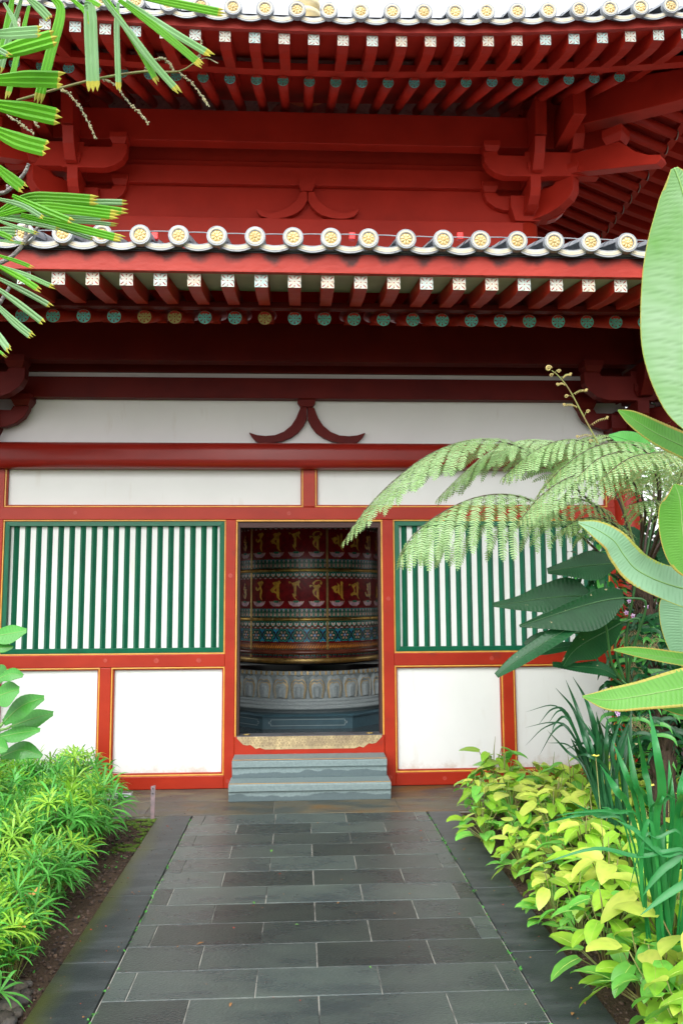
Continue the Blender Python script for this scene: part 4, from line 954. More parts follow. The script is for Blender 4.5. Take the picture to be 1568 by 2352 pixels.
for k in range(NP):
    a = 2*math.pi*(k+.5)/NP
    if math.cos(a) > -0.1: lotus_petal(a).build('lotus_petal', ['stone2', 'giltline'], SEAT, normals=False)
# octagonal plinth
PA = 1.13/math.cos(math.pi/8)
def octo(r, z): return [(WC[0]+r*math.cos(A0+math.pi/8+k*math.pi/4), WC[1]+r*math.sin(A0+math.pi/8+k*math.pi/4), z) for k in range(8)]
mb = MB(); lv = [(PA, .2), (PA, PZ1-.03), (PA+.02, PZ1-.03), (PA+.025, PZ1-.015), (PA+.01, PZ1), (PA-.2, PZ1)]
vs = []
for r_, z_ in lv: vs += octo(r_, z_)
mb.add(vs, [(8*i+k, 8*i+(k+1) % 8, 8*i+8+(k+1) % 8, 8*i+8+k) for i in range(len(lv)-1) for k in range(8)])
M['pl_line'] = mat('pale_line_paint', (0.42, 0.50, 0.48), 0.5)
pl = mb.build('octagonal_plinth', 'plinth', SEAT)
for k in (6, 7, 0):                          # pale line frames on the faces towards the door
    a, b = Vector(octo(PA, 0)[(k+7) % 8]), Vector(octo(PA, 0)[k]); d = (b-a).normalized(); nn = Vector((d.y, -d.x, 0)); Ln = (b-a).length
    if nn.dot(Vector((a.x-WC[0], a.y-WC[1], 0))) < 0: nn = -nn
    mb = MB(); t_ = .004
    zA, zB = .2+.035, PZ1-.055
    def ln(u0, v0, u1, v1):
        P = [a+d*u0+nn*.002+Vector((0, 0, v0)), a+d*u1+nn*.002+Vector((0, 0, v1))]; q = (P[1]-P[0]).normalized(); s_ = q.cross(nn)*t_*.5
        mb.add([P[0]-s_, P[1]-s_, P[1]+s_, P[0]+s_], [(0, 1, 2, 3)])
    u0, u1, c_ = .06, Ln-.06, .022
    for q in ((u0+c_, zA, u1-c_, zA), (u0+c_, zB, u1-c_, zB), (u0, zA+c_, u0, zB-c_), (u1, zA+c_, u1, zB-c_), (u0, zA+c_, u0+c_, zA+c_), (u0+c_, zA+c_, u0+c_, zA), (u1, zA+c_, u1-c_, zA+c_), (u1-c_, zA+c_, u1-c_, zA),
              (u0, zB-c_, u0+c_, zB-c_), (u0+c_, zB-c_, u0+c_, zB), (u1, zB-c_, u1-c_, zB-c_), (u1-c_, zB-c_, u1-c_, zB)): ln(*q)
    mb.build('line_frame', 'pl_line', pl, normals=False)
# ------------------------------------------------------------------ plants
def leafmat(name, c, c2, rough=0.35, trans=0.3, island=0.18, objr=0.10, scale=6, spec=0.5, bump=0.0, dirt=None):
    m = mat(name, c, rough, c2, scale, island=island, objrand=objr, trans=trans, spec=spec, bump=bump, bscale=40, dirt=dirt)
    n, l = m.node_tree.nodes, m.node_tree.links; p_ = n['Principled BSDF']; src = p_.inputs['Base Color'].links[0].from_socket
    a = n.new('ShaderNodeAttribute'); a.attribute_name = 'vein'; mu = n.new('ShaderNodeMath'); mu.operation = 'MULTIPLY'; mu.inputs[1].default_value = 0.30; l.new(a.outputs['Fac'], mu.inputs[0])
    mx = n.new('ShaderNodeMix'); mx.data_type = 'RGBA'; mx.inputs['B'].default_value = (c[0]*.35, c[1]*.5, c[2]*.4, 1); l.new(src, mx.inputs['A']); l.new(mu.outputs[0], mx.inputs['Factor'])
    for k in list(src.links):
        if k.to_node != mx: 
            ts = k.to_socket; l.new(mx.outputs['Result'], ts)
    return m
M['lf_dark'] = leafmat('dark_broad_leaf', (0.007, 0.062, 0.018), (0.012, 0.088, 0.026), 0.33, 0.12, 0.1, 0.15, spec=0.28, dirt=((0.42, 0.36, 0.20), 26, 0.70, 0.72, (1, 1, 1)))
M['lf_mid'] = leafmat('mid_green_leaf', (0.074, 0.351, 0.047), (0.115, 0.446, 0.081), 0.30, 0.35, 0.12)
M['lf_bright'] = leafmat('bright_broad_leaf', (0.14, 0.44, 0.05), (0.20, 0.52, 0.09), 0.28, 0.45, 0.05, 0.06)
M['lf_glauc'] = leafmat('powdery_leaf_underside', (0.34, 0.58, 0.36), (0.22, 0.46, 0.24), 0.42, 0.3, 0.05, 0.05, 2.5)
M['lf_sheen'] = leafmat('painted_sheen_leaf', (0.17, 0.48, 0.06), (0.46, 0.68, 0.42), 0.22, 0.45, 0.0, 0.0, 3.2)  # pale patches paint soft light and sheen into the leaf colour
M['lf_edge'] = leafmat('yellow_leaf_margin', (0.42, 0.55, 0.10), (0.60, 0.45, 0.10), 0.5, 0.4, 0.0, 0.0, 12)
M['lf_ribd'] = leafmat('dark_leaf_rib', (0.05, 0.16, 0.05), (0.03, 0.10, 0.03), 0.4, 0.1, 0.0)
M['lf_rib'] = leafmat('pale_leaf_rib', (0.26, 0.48, 0.14), (0.22, 0.42, 0.11), 0.4, 0.1, 0.0)
M['lf_palm'] = leafmat('palm_segment', (0.15, 0.50, 0.025), (0.22, 0.60, 0.05), 0.30, 0.45, 0.12, 0.05, 5)
M['lf_palm2'] = leafmat('pale_palm_segment', (0.34, 0.58, 0.30), (0.24, 0.50, 0.18), 0.32, 0.35, 0.1, 0.05, 5)
M['lf_palmtip'] = leafmat('yellow_palm_tip', (0.62, 0.58, 0.06), (0.45, 0.45, 0.05), 0.5, 0.3, 0.0)
M['lf_fern'] = leafmat('fern_frond_leaf', (0.26, 0.46, 0.15), (0.42, 0.62, 0.30), 0.45, 0.35, 0.15, 0.1, 3)
M['fern_rib'] = mat('brown_fern_rib', (0.40, 0.26, 0.08), 0.5, (0.28, 0.15, 0.05), 12)
M['fern_stipe'] = mat('dark_fern_stalk', (0.035, 0.018, 0.014), 0.35, (0.07, 0.035, 0.025), 30, bump=0.5, bscale=160)
M['trunk'] = mat('fibrous_fern_trunk', (0.030, 0.018, 0.012), 0.9, (0.075, 0.045, 0.028), 40, detail=8, bump=1.0, bscale=90, stretch=(1, 1, 0.35))
M['lf_lime'] = leafmat('lime_heart_leaf', (0.390, 0.650, 0.052), (0.286, 0.598, 0.052), 0.34, 0.35, 0.16, 0.1)
M['lf_yellow'] = leafmat('yellow_young_leaf', (0.725, 0.800, 0.163), (0.575, 0.750, 0.100), 0.36, 0.35, 0.10, 0.05)
M['lf_grn'] = leafmat('green_heart_leaf', (0.150, 0.510, 0.075), (0.225, 0.600, 0.090), 0.32, 0.3, 0.2, 0.12)
M['lf_iris'] = leafmat('blue_green_blade', (0.018, 0.20, 0.042), (0.032, 0.27, 0.065), 0.32, 0.22, 0.15, 0.05)
M['lf_irisd'] = leafmat('dark_blade', (0.010, 0.075, 0.025), (0.018, 0.11, 0.04), 0.32, 0.15, 0.2, 0.05)
M['lf_bush1'] = leafmat('lime_whorl_leaf', (0.405, 0.702, 0.068), (0.270, 0.594, 0.068), 0.33, 0.3, 0.25, 0.15)
M['lf_bush2'] = leafmat('green_whorl_leaf', (0.087, 0.392, 0.058), (0.145, 0.493, 0.087), 0.30, 0.3, 0.25, 0.15)
M['stem'] = mat('green_stem', (0.22, 0.30, 0.07), 0.5, (0.20, 0.14, 0.05), 14)
M['bark'] = mat('pale_rough_bark', (0.40, 0.39, 0.36), 0.85, (0.12, 0.11, 0.10), 45, detail=8, bump=1.0, bscale=120, stretch=(1, 1, 2))
M['root'] = mat('dry_aerial_root', (0.42, 0.34, 0.18), 0.8, (0.25, 0.18, 0.09), 30)
M['petal'] = mat('violet_petal', (0.50, 0.20, 0.55), 0.5, (0.78, 0.66, 0.80), 60)
M['petalc'] = mat('deep_violet_lip', (0.22, 0.04, 0.26), 0.5)
M['yelflower'] = mat('yellow_petal', (0.85, 0.72, 0.12), 0.5)

def spline(P, n):                    # Catmull-Rom through the points (tuples of any length), n+1 samples
    P = [tuple(p) for p in P]; Q = [tuple(2*a-b for a, b in zip(P[0], P[1]))]+P+[tuple(2*a-b for a, b in zip(P[-1], P[-2]))]
    out = []; m = len(P)-1
    for i in range(n+1):
        t = m*i/n; k = min(int(t), m-1); u = t-k; a, b, c, d = Q[k:k+4]
        out.append(tuple(0.5*((2*b[j])+(-a[j]+c[j])*u+(2*a[j]-5*b[j]+4*c[j]-d[j])*u*u+(-a[j]+3*b[j]-3*c[j]+d[j])*u**3) for j in range(len(b))))
    return out
def blade(mb, pts, hw, nrm, mi=0, n=14, fold=0.25, tip=1, twist=0.0):
    """narrow strap: pts 3-D, hw half widths (list), a V fold along the middle"""
    C_ = [Vector(p) for p in spline(pts, n)]; W = [w_[0] for w_ in spline([(h,) for h in hw], n)]
    vs = []
    for i, p in enumerate(C_):
        t = (C_[min(i+1, n)]-C_[max(i-1, 0)]).normalized(); s_ = t.cross(Vector(nrm)); s_.normalize(); u_ = s_.cross(t)
        if twist:
            a = twist*i/n; s_, u_ = s_*math.cos(a)+u_*math.sin(a), -s_*math.sin(a)+u_*math.cos(a)
        w_ = max(W[i], 0.0002); vs += [p-s_*w_+u_*w_*fold, p, p+s_*w_+u_*w_*fold]
    mb.add(vs, [f for i in range(n) for f in ((3*i, 3*i+1, 3*i+4, 3*i+3), (3*i+1, 3*i+2, 3*i+5, 3*i+4))], mi, True)
def broad(mb, pts, wl, wr, nrm, n=40, m=6, cup=0.15, pleat=0.0, npl=16, mi=0, me=None, mrib=None, wave=0.0, seed=0):
    """broad leaf with a midrib; wl / wr half widths left and right of it"""
    C_ = [Vector(p) for p in spline(pts, n)]
    WL_ = [w_[0] for w_ in spline([(h,) for h in wl], n)]; WR_ = [w_[0] for w_ in spline([(h,) for h in wr], n)]
    N_ = [Vector(p) for p in spline(nrm, n)] if isinstance(nrm[0], (tuple, list, Vector)) else [Vector(nrm)]*(n+1)
    vs = []; row = 2*m+1
    for i, p in enumerate(C_):
        t = (C_[min(i+1, n)]-C_[max(i-1, 0)]).normalized(); s_ = t.cross(N_[i]); s_.normalize(); u_ = s_.cross(t)
        for k in range(-m, m+1):
            q = k/m; w_ = max(WL_[i] if k < 0 else WR_[i], 0.0003)
            ph = (i/n+abs(q)*0.10)*npl*2*math.pi
            z_ = cup*w_*(abs(q)**1.4)+pleat*math.sin(ph)*min(1, abs(q)*3)*(1-0.2*abs(q))*min(1, w_/0.02)+wave*w_*math.sin(i/n*9+seed+(2 if k < 0 else 0))*q*q
            vs.append(p+s_*(w_*q)+u_*z_)
            if pleat: mb.vein[len(mb.v)+len(vs)-1] = max(0.0, -math.sin(ph))**3*min(1, abs(q)*3)
    fs = []
    for i in range(n):
        for k in range(row-1):
            a = i*row+k; mb_i = me if (me is not None and k in (0, row-2)) else mi
            fs.append(((a, a+1, a+row+1, a+row), mb_i))
    o = len(mb.v); mb.v += [tuple(v) for v in vs]
    # a narrow yellow margin: pull the second ring close to the edge
    if me is not None:
        for i in range(n+1):
            for (e, q) in ((0, 1), (row-1, row-2)):
                A_, B_ = Vector(vs[i*row+e]), Vector(vs[i*row+q]); d = (B_-A_); L_ = d.length
                if L_ > 0.006: mb.v[o+i*row+q] = tuple(A_+d*(0.0016/L_+0.015))
    for f, mm in fs: mb.f.append(tuple(a+o for a in f)); mb.m.append(mm); mb.sm.append(True)
    if mrib is not None:
        wd = max(max(WL_), max(WR_))*0.035
        mb.tube([C_[i]+((C_[min(i+1, n)]-C_[max(i-1, 0)]).normalized().cross(N_[i]).normalized().cross((C_[min(i+1, n)]-C_[max(i-1, 0)]).normalized()))*wd*0.4 for i in range(0, n+1, 2)],
                [wd*(1-0.75*i/n) for i in range(0, n+1, 2)], 5, mrib)
def vpts(P, dist, k=1.0, x0=0.0, y0=0.0):    # picture trace -> points at their own distance from the camera (m)
    return [at(x0+p[0]*k, y0+p[1]*k, (p[2] if len(p) > 2 else dist)) for p in P]
TOCAM = -CF
UP = Vector((0, 0, 1))

# --- big-leaved plant at the right edge, close to the path
BP = empty('broad_leaf_plant', (1.55, -5.1, -0.01)); tag(BP, 'large plant with huge smooth bright green leaves reaching in from the right edge', 'plant')
def bigleaf(P, wl, wr, dist, m1='lf_bright', nrm=None, cup=0.12, pleat=0.0009, npl=46, edge='lf_edge', par=None, base=None, stem=True, wave=0.0, n=150, rib='lf_rib', stm=None):
    pts = vpts(P, dist); dd = [(p[2] if len(p) > 2 else dist) for p in P]
    sc = [w_*d/FPX for w_, d in zip(wl, dd)]; sr = [w_*d/FPX for w_, d in zip(wr, dd)]
    mb = MB(); broad(mb, pts, sc, sr, nrm or (TOCAM+UP*0.35), n=n, m=6, cup=cup, pleat=pleat, npl=npl, mi=0, me=1, mrib=2, wave=wave, seed=len(P))
    if stem:
        e = pts[0]; b = Vector(base) if base is not None else Vector((1.55, -5.1, 0.0))
        tdir = (pts[0]-pts[1]).normalized()
        mb.tube([Vector(q) for q in spline([e, e+tdir*0.12-UP*.05, b*0.5+e*0.5+Vector((0.03, 0, -.05)), b], 14)], 0.007, 6, 2)
    return mb.build('leaf', [m1, edge, rib], par or BP, normals=False, solid=0.0006)
bigleaf([(1612,1012),(1604,930),(1600,800),(1594,640),(1584,520),(1566,440),(1547,386)], [10,80,122,118,92,54,8], [10,80,118,112,88,50,8], 1.6, m1='lf_sheen', nrm=TOCAM+Vector((-.15,0,.1)), cup=0.04, pleat=0.0009, npl=44)
bigleaf([(1690,1080),(1600,1040),(1510,998),(1450,962),(1418,942)], [40,38,34,22,2], [40,38,34,22,2], 1.75, nrm=TOCAM+UP*.5)
bigleaf([(1600,1330),(1578,1285),(1566,1220),(1560,1150),(1548,1112)], [10,44,56,48,4], [10,50,60,50,4], 1.5, nrm=TOCAM+UP*.1)
bigleaf([(1700,1385),(1630,1365),(1568,1352),(1510,1334),(1460,1308),(1432,1276),(1408,1242),(1368,1216),(1327,1200)], [50,50,48,42,40,36,32,24,3], [50,50,48,42,40,36,30,22,3], 1.6, m1='lf_glauc', nrm=TOCAM+UP*.35, cup=0.15, npl=56, wave=0.12)
bigleaf([(1600,1545),(1582,1500),(1572,1430),(1570,1370),(1560,1335)], [8,38,54,50,6], [8,40,54,50,6], 2.1, m1='lf_glauc', nrm=TOCAM+Vector((-.3,0,.2)), pleat=0.002)
bigleaf([(1700,1532),(1640,1526),(1568,1517),(1490,1505),(1440,1497),(1408,1493)], [22,22,20,16,10,2], [24,24,20,18,12,2], 1.7, nrm=TOCAM+UP*.9, cup=0.25)
bigleaf([(1720,1555),(1660,1565),(1568,1580),(1470,1598),(1395,1608),(1336,1600)], [50,48,44,33,25,2], [50,48,44,33,26,2], 1.5, nrm=TOCAM+UP*.5, cup=0.1, npl=44)
bigleaf([(1700,1640),(1640,1634),(1568,1629),(1530,1623),(1500,1618)], [24,22,16,10,1], [20,18,12,7,1], 1.56, m1='lf_mid')
# --- dark broad leaves round the fern trunk
DP = empty('dark_leaf_plant', (2.05, -2.45, -0.01)); tag(DP, 'dark green broad-leaved plant with ribbed, partly torn leaves in front of the right lattice window', 'plant')
def dleaf(P, wl, wr, dist, m1='lf_dark', nrm=None, base=(1440, 1580), **kw):
    b = at(base[0], base[1], 4.75)
    return bigleaf(P, wl, wr, dist, m1=m1, nrm=nrm, edge='lf_dark', rib='lf_ribd', par=DP, base=b, pleat=0.0015, npl=26, n=120, **kw)
dleaf([(1409,1294),(1360,1298),(1310,1304),(1256,1312)], [14,38,24,7], [16,34,20,7], 4.6, nrm=TOCAM+UP*.4)
dleaf([(1360,1371),(1312,1369),(1250,1374),(1190,1383),(1132,1391)], [8,32,34,20,3], [6,42,32,14,7], 4.7, nrm=TOCAM+UP*.3)
dleaf([(1432,1373),(1392,1378),(1335,1392),(1265,1414),(1192,1438)], [10,46,60,34,3], [18,30,20,12,3], 4.5, nrm=TOCAM+UP*.2)
dleaf([(1340,1425),(1300,1446),(1240,1482),(1185,1518),(1139,1552)], [8,20,22,18,7], [8,20,18,16,7], 4.5, nrm=TOCAM+UP*.9)
dleaf([(1425,1430),(1390,1450),(1345,1474),(1312,1500),(1292,1530)], [10,36,46,26,7], [10,30,30,14,7], 4.65, nrm=TOCAM-UP*.2)
dleaf([(1420,1556),(1378,1536),(1325,1531),(1268,1526)], [5,20,16,7], [5,18,10,7], 4.7, nrm=TOCAM+UP*.9)
dleaf([(1300,1452),(1270,1458),(1230,1466),(1205,1482)], [5,13,13,7], [5,13,10,7], 4.9, nrm=TOCAM+UP*.6)
dleaf([(1340,1480),(1290,1486),(1250,1494),(1212,1500)], [5,14,13,7], [5,13,10,7], 4.8, nrm=TOCAM+UP*.9)
dleaf([(1500,1045),(1465,1022),(1430,1008),(1397,1000)], [10,26,22,3], [10,26,20,3], 4.9, m1='lf_mid', base=(1478, 1300))
dleaf([(1500,1255),(1450,1232),(1400,1225),(1350,1240)], [8,24,20,3], [8,22,16,3], 5.3)
dleaf([(1560,1480),(1520,1430),(1480,1400),(1440,1395)], [8,30,24,3], [8,26,20,3], 5.3)
dleaf([(1560,1560),(1530,1500),(1500,1460),(1470,1450)], [8,30,24,3], [8,26,20,3], 5.2)
dleaf([(1530,1320),(1500,1290),(1470,1250),(1452,1210)], [8,26,22,3], [8,26,20,3], 5.4)
dleaf([(1600,1330),(1550,1290),(1530,1240),(1520,1190)], [8,36,30,3], [8,30,26,3], 5.3)
# --- young broad-leaved plant at the left
LP = empty('young_broad_leaf_plant', (-1.55, -3.4, -0.01)); tag(LP, 'glossy green broad-leaved plant rising above the grassy bushes at the left edge', 'plant')
for P, w_ in (([(-30,1464),(20,1456),(62,1448)], 19), ([(-20,1490),(8,1488),(31,1486)], 9), ([(-30,1556),(-5,1552),(15,1556)], 24), ([(-5,1560),(25,1548),(54,1552)], 14),
              ([(-20,1605),(15,1592),(45,1583)], 26), ([(8,1660),(50,1622),(102,1602)], 23), ([(27,1668),(72,1652),(123,1638)], 22), ([(-8,1694),(42,1684),(93,1676)], 17), ([(2,1738),(50,1722),(97,1737)], 17), ([(-30,1720),(-5,1715),(18,1722)], 18)):
    bigleaf(P, [w_*.4, w_*1.3, w_*.3], [w_*.4, w_*1.3, w_*.3], 3.9+random.uniform(-.1, .1), m1='lf_mid', edge='lf_mid', par=LP, base=(-1.55, -3.4, 0.0), pleat=0.0015, npl=12, cup=-0.15, nrm=TOCAM+UP*random.uniform(.5, 1.1), n=36)

# --- fan palm reaching in from the upper left, close to the camera
FP = empty('fan_palm', (-0.95, -5.55, -0.01)); tag(FP, 'fan palm with blunt jagged leaf segments hanging in at the upper left', 'palm')
def segment(mb, pts, hw, nrm, npl, m1, n=16):
    C_ = [Vector(p) for p in spline(pts, n)]; cols = 2*npl
    vs = []; lens = []
    for i, p in enumerate(C_):
        t = (C_[min(i+1, n)]-C_[max(i-1, 0)]).normalized(); s_ = t.cross(nrm); s_.normalize(); u_ = s_.cross(t)
        w_ = hw*(0.55+0.45*min(1, i/n*2.2)) if i < n else hw
        for k in range(cols+1):
            q = -1+2*k/cols; z_ = (hw/npl)*0.55*(1 if k % 2 else 0)
            pp = p+s_*(w_*q)+u_*z_
            if i == n: pp = pp+t*(random.uniform(0.0, .010) if k % 2 else -random.uniform(.006, .014))
            vs.append(pp)
    row = cols+1
    mb.v, o = mb.v+[tuple(v) for v in vs], len(mb.v)
    for i in range(n):
        for k in range(cols):
            a = o+i*row+k; mb.f.append((a, a+1, a+row+1, a+row)); mb.m.append(2 if i >= n-1 else m1); mb.sm.append(False)
kA, kB = .3296, .19527
SEG = [  # (leaf, trace, half width, pale?, distance)
 (0,[(590,40),(625,60),(637,300),(652,630)],40,1,1.9),(0,[(480,-20),(545,30),(600,90),(612,170)],15,0,1.9),(0,[(825,20),(815,200),(828,630)],17,1,1.92),(0,[(740,-20),(850,150),(980,360),(1102,580)],18,0,1.88),
 (0,[(700,-30),(900,220),(1060,430),(1250,645)],21,1,1.86),(0,[(830,0),(1100,200),(1405,455)],25,0,1.9),(0,[(880,10),(1150,190),(1472,385)],24,1,1.94),(0,[(980,-20),(1250,30),(1560,92)],27,0,1.8),
 (0,[(560,-30),(640,10),(705,45)],15,0,1.9),
 (1,[(200,-10),(280,60),(350,135)],27,1,1.8),(1,[(370,-20),(425,90),(345,400),(268,710)],32,0,1.85),(1,[(205,40),(130,350),(55,680)],19,0,1.9),(1,[(90,-20),(60,150),(0,420)],24,0,1.95),(1,[(150,0),(70,250),(0,500)],20,1,1.9),(1,[(30,20),(90,120),(118,200)],14,1,1.75),
 (2,[(-60,240),(100,232),(290,218)],42,1,1.7),(2,[(-60,390),(180,320),(388,262)],52,0,1.75),(2,[(-60,560),(200,550),(435,556)],58,0,1.8),(2,[(-60,725),(200,772),(415,818)],52,0,1.82),(2,[(-60,900),(140,985),(338,1038)],52,0,1.84),(2,[(-40,330),(60,382)],18,1,1.6)]
SEGB = [
 (3,[(-60,30),(130,190),(280,305)],58,0,1.9),(3,[(-80,640),(300,425),(700,415),(1145,445)],52,0,1.95),(3,[(-80,640),(400,520),(900,560),(1390,620)],50,0,1.93),(3,[(150,390),(500,550),(855,695)],34,0,1.85),(3,[(-60,420),(250,500),(515,650)],26,1,1.84),
 (3,[(900,470),(1200,465),(1472,470)],30,1,2.0),(3,[(700,480),(1100,525),(1478,575)],34,0,1.98),(3,[(-80,650),(500,620),(900,645),(1255,662)],20,1,1.97),(3,[(-80,655),(600,690),(1000,700),(1375,735)],22,1,1.96),(3,[(250,620),(700,720),(1440,900)],40,0,1.88),
 (3,[(-80,640),(400,720),(700,785)],20,1,1.87),(3,[(400,690),(800,800),(1110,905)],22,1,1.9),(3,[(-60,670),(200,760),(435,832)],19,1,1.86),(3,[(-60,800),(80,808),(200,820)],45,1,1.9),(3,[(-60,810),(50,850),(150,900)],28,0,1.85),(3,[(-60,915),(120,930),(272,950)],17,1,1.9),
 (4,[(-60,1080),(200,1160),(370,1228)],20,0,1.9),(4,[(-60,1190),(250,1360),(462,1495)],30,0,1.86),(4,[(-60,1200),(300,1320),(632,1465)],24,1,1.88),(4,[(-60,1340),(300,1520),(605,1690)],28,1,1.9),(4,[(-60,1455),(250,1680),(518,1888)],33,1,1.88),(4,[(-60,1655),(200,1900),(380,2045)],38,1,1.86),(4,[(-60,1950),(30,2100),(110,2205)],36,1,1.84),(4,[(-60,2180),(0,2225),(52,2265)],14,0,1.8)]
LF = {k: MB() for k in range(5)}
random.seed(11)
for (k, P, hw, pale, d) in SEG:
    segment(LF[k], vpts(P, d, kA), hw*1.15*kA*d/FPX, TOCAM+UP*random.uniform(-.15, .2)+Vector((random.uniform(-.1, .1), 0, 0)), 3 if hw > 24 else 2, 1 if pale else 0)
for (k, P, hw, pale, d) in SEGB:
    segment(LF[k], vpts(P, d, kB, 0, 373.2), hw*1.2*kB*d/FPX, TOCAM+UP*random.uniform(-.15, .2)+Vector((random.uniform(-.1, .1), 0, 0)), 3 if hw > 36 else 2, 1 if pale else 0)
hubs = {0: (180, -70), 1: (70, -60), 2: (-70, 180), 3: (-60, 500), 4: (-80, 620)}
for k in range(5):
    hb = at(hubs[k][0], hubs[k][1], 1.88)
    LF[k].tube([Vector(q) for q in spline([hb, hb+Vector((-.15, 0, -.02)), Vector((-0.95, -5.5, max(0.8, hb.z-.5)))], 8)], 0.005, 6, 3)
    LF[k].build('palm_leaf', ['lf_palm', 'lf_palm2', 'lf_palmtip', 'stem'], FP, normals=False, solid=0.0004)
mb = MB(); mb.tube([(-.95, -5.55, 0), (-.96, -5.5, 1.2), (-.94, -5.52, 2.7)], 0.012, 10); mb.build('stem', 'stem', FP)
FS = MB()
def fa(P, d=1.95): return [Vector(q) for q in spline(vpts(P, d, kA), 10*(len(P)-1))]
FS.tube(fa([(120,700),(430,612),(700,545),(1000,500),(1240,498),(1380,422)]), [0.0028]*40+[0.0016]*11, 6, 0)
FS.tube(fa([(1380,422),(1440,405),(1520,442)]), 0.0012, 5, 1)
for br in ([(410,618),(480,650),(560,750),(620,860),(672,970)], [(700,545),(800,590),(900,720),(980,790),(1030,862)], [(1000,500),(1060,435),(1120,405),(1180,440),(1210,492)], [(1245,498),(1330,570),(1400,660),(1455,738)],
           [(50,800),(130,850),(240,935)], [(235,835),(265,885)], [(1380,422),(1395,370),(1400,290)]):
    pp = fa(br); FS.tube(pp, 0.0011, 5, 1)
    for i, q in enumerate(pp):
        if i < 3: continue
        for _ in range(2):
            c_ = q+Vector((random.uniform(-1, 1), random.uniform(-1, 1), random.uniform(-1, 1)))*0.0032; r_ = random.uniform(.0016, .0024)
            FS.lathe([(0.0002, c_.z-r_), (r_*.85, c_.z-r_*.5), (r_, c_.z), (r_*.8, c_.z+r_*.6), (0.0002, c_.z+r_)], (c_.x, c_.y), 6, 1)
FS.build('fruit_stalk', ['stem', mat('pale_bud', (0.50, 0.45, 0.24), 0.5, (0.30, 0.34, 0.22), 60)], FP, normals=False)
# bare pale branch behind the palm
def fb_(P, d=2.3): return [Vector(q) for q in spline(vpts(P, d, kB, 0, 373.2), 8*(len(P)-1))]
TB = empty('bare_branch_shrub', (-1.25, -5.0, -0.01)); tag(TB, 'shrub with pale rough bare branches behind the palm at the left edge', 'shrub')
mb = MB()
def branch(P, r0, r1):
    pp = fb_(P); n = len(pp); mb.tube(pp, [(r0+(r1-r0)*i/(n-1))*random.uniform(.92, 1.1) for i in range(n)], 9, 0)
branch([(-120,460),(-20,372),(90,335),(230,200),(300,110),(340,15)], .0058, .0046); branch([(90,335),(95,300),(88,262)], .004, .003)
branch([(-120,1230),(0,1185),(150,1100),(270,965),(310,830),(322,670)], .0075, .0042); branch([(268,970),(330,880),(400,825),(455,760),(510,728)], .0060, .0036)
branch([(-120,1800),(0,1650),(70,1545),(118,1465)], .006, .0045)
tr = [at(-25, 445, 2.3), Vector((-1.2, -4.9, 2.2)), Vector((-1.22, -4.95, 1.2)), Vector((-1.25, -5.0, 0))]
mb.tube([Vector(q) for q in spline(tr, 16)], [.008+.001*i for i in range(17)], 10)
mb.tube([Vector(q) for q in spline([at(-24, 613, 2.3), Vector((-1.2, -4.9, 2.0)), Vector((-1.22, -4.95, 1.3))], 8)], .0085, 10)
mb.build('branches', 'bark', TB, normals=False)
# --- tree fern
TF = empty('tree_fern', (*onZ(1478, 1990, 0).xy, -0.01)); tag(TF, 'tree fern with a dark fibrous trunk and pale feathery fronds arching over the right window', 'tree fern')
FD = 5.0
crown = at(1474, 1330, FD); foot = Vector((TF.location.x, TF.location.y, 0.0)); foot = Vector((crown.x+0.06, crown.y-0.02, -0.02)); TF.location = foot; WL[TF.name] = foot
tp = [Vector(q) for q in spline([foot, foot*0.7+crown*0.3+Vector((.03,0,0)), foot*0.35+crown*0.65+Vector((0.0,0,0)), crown], 30)]
random.seed(21)
mb = MB(); mb.tube(tp, [0.085*random.uniform(.85, 1.15)-0.0008*i for i in range(31)], 16, 0)
for _ in range(260):                         # old frond stubs and fibres
    i = random.randint(0, 29); a = random.uniform(0, 6.28); r_ = 0.06; d = Vector((math.cos(a), math.sin(a), 0)); p0 = tp[i]+d*r_
    mb.tube([p0, p0+d*random.uniform(.015, .05)+UP*random.uniform(.03, .10)], [random.uniform(.005, .010), .003], 5, 0)
mb.build('trunk', 'trunk', TF, normals=False)
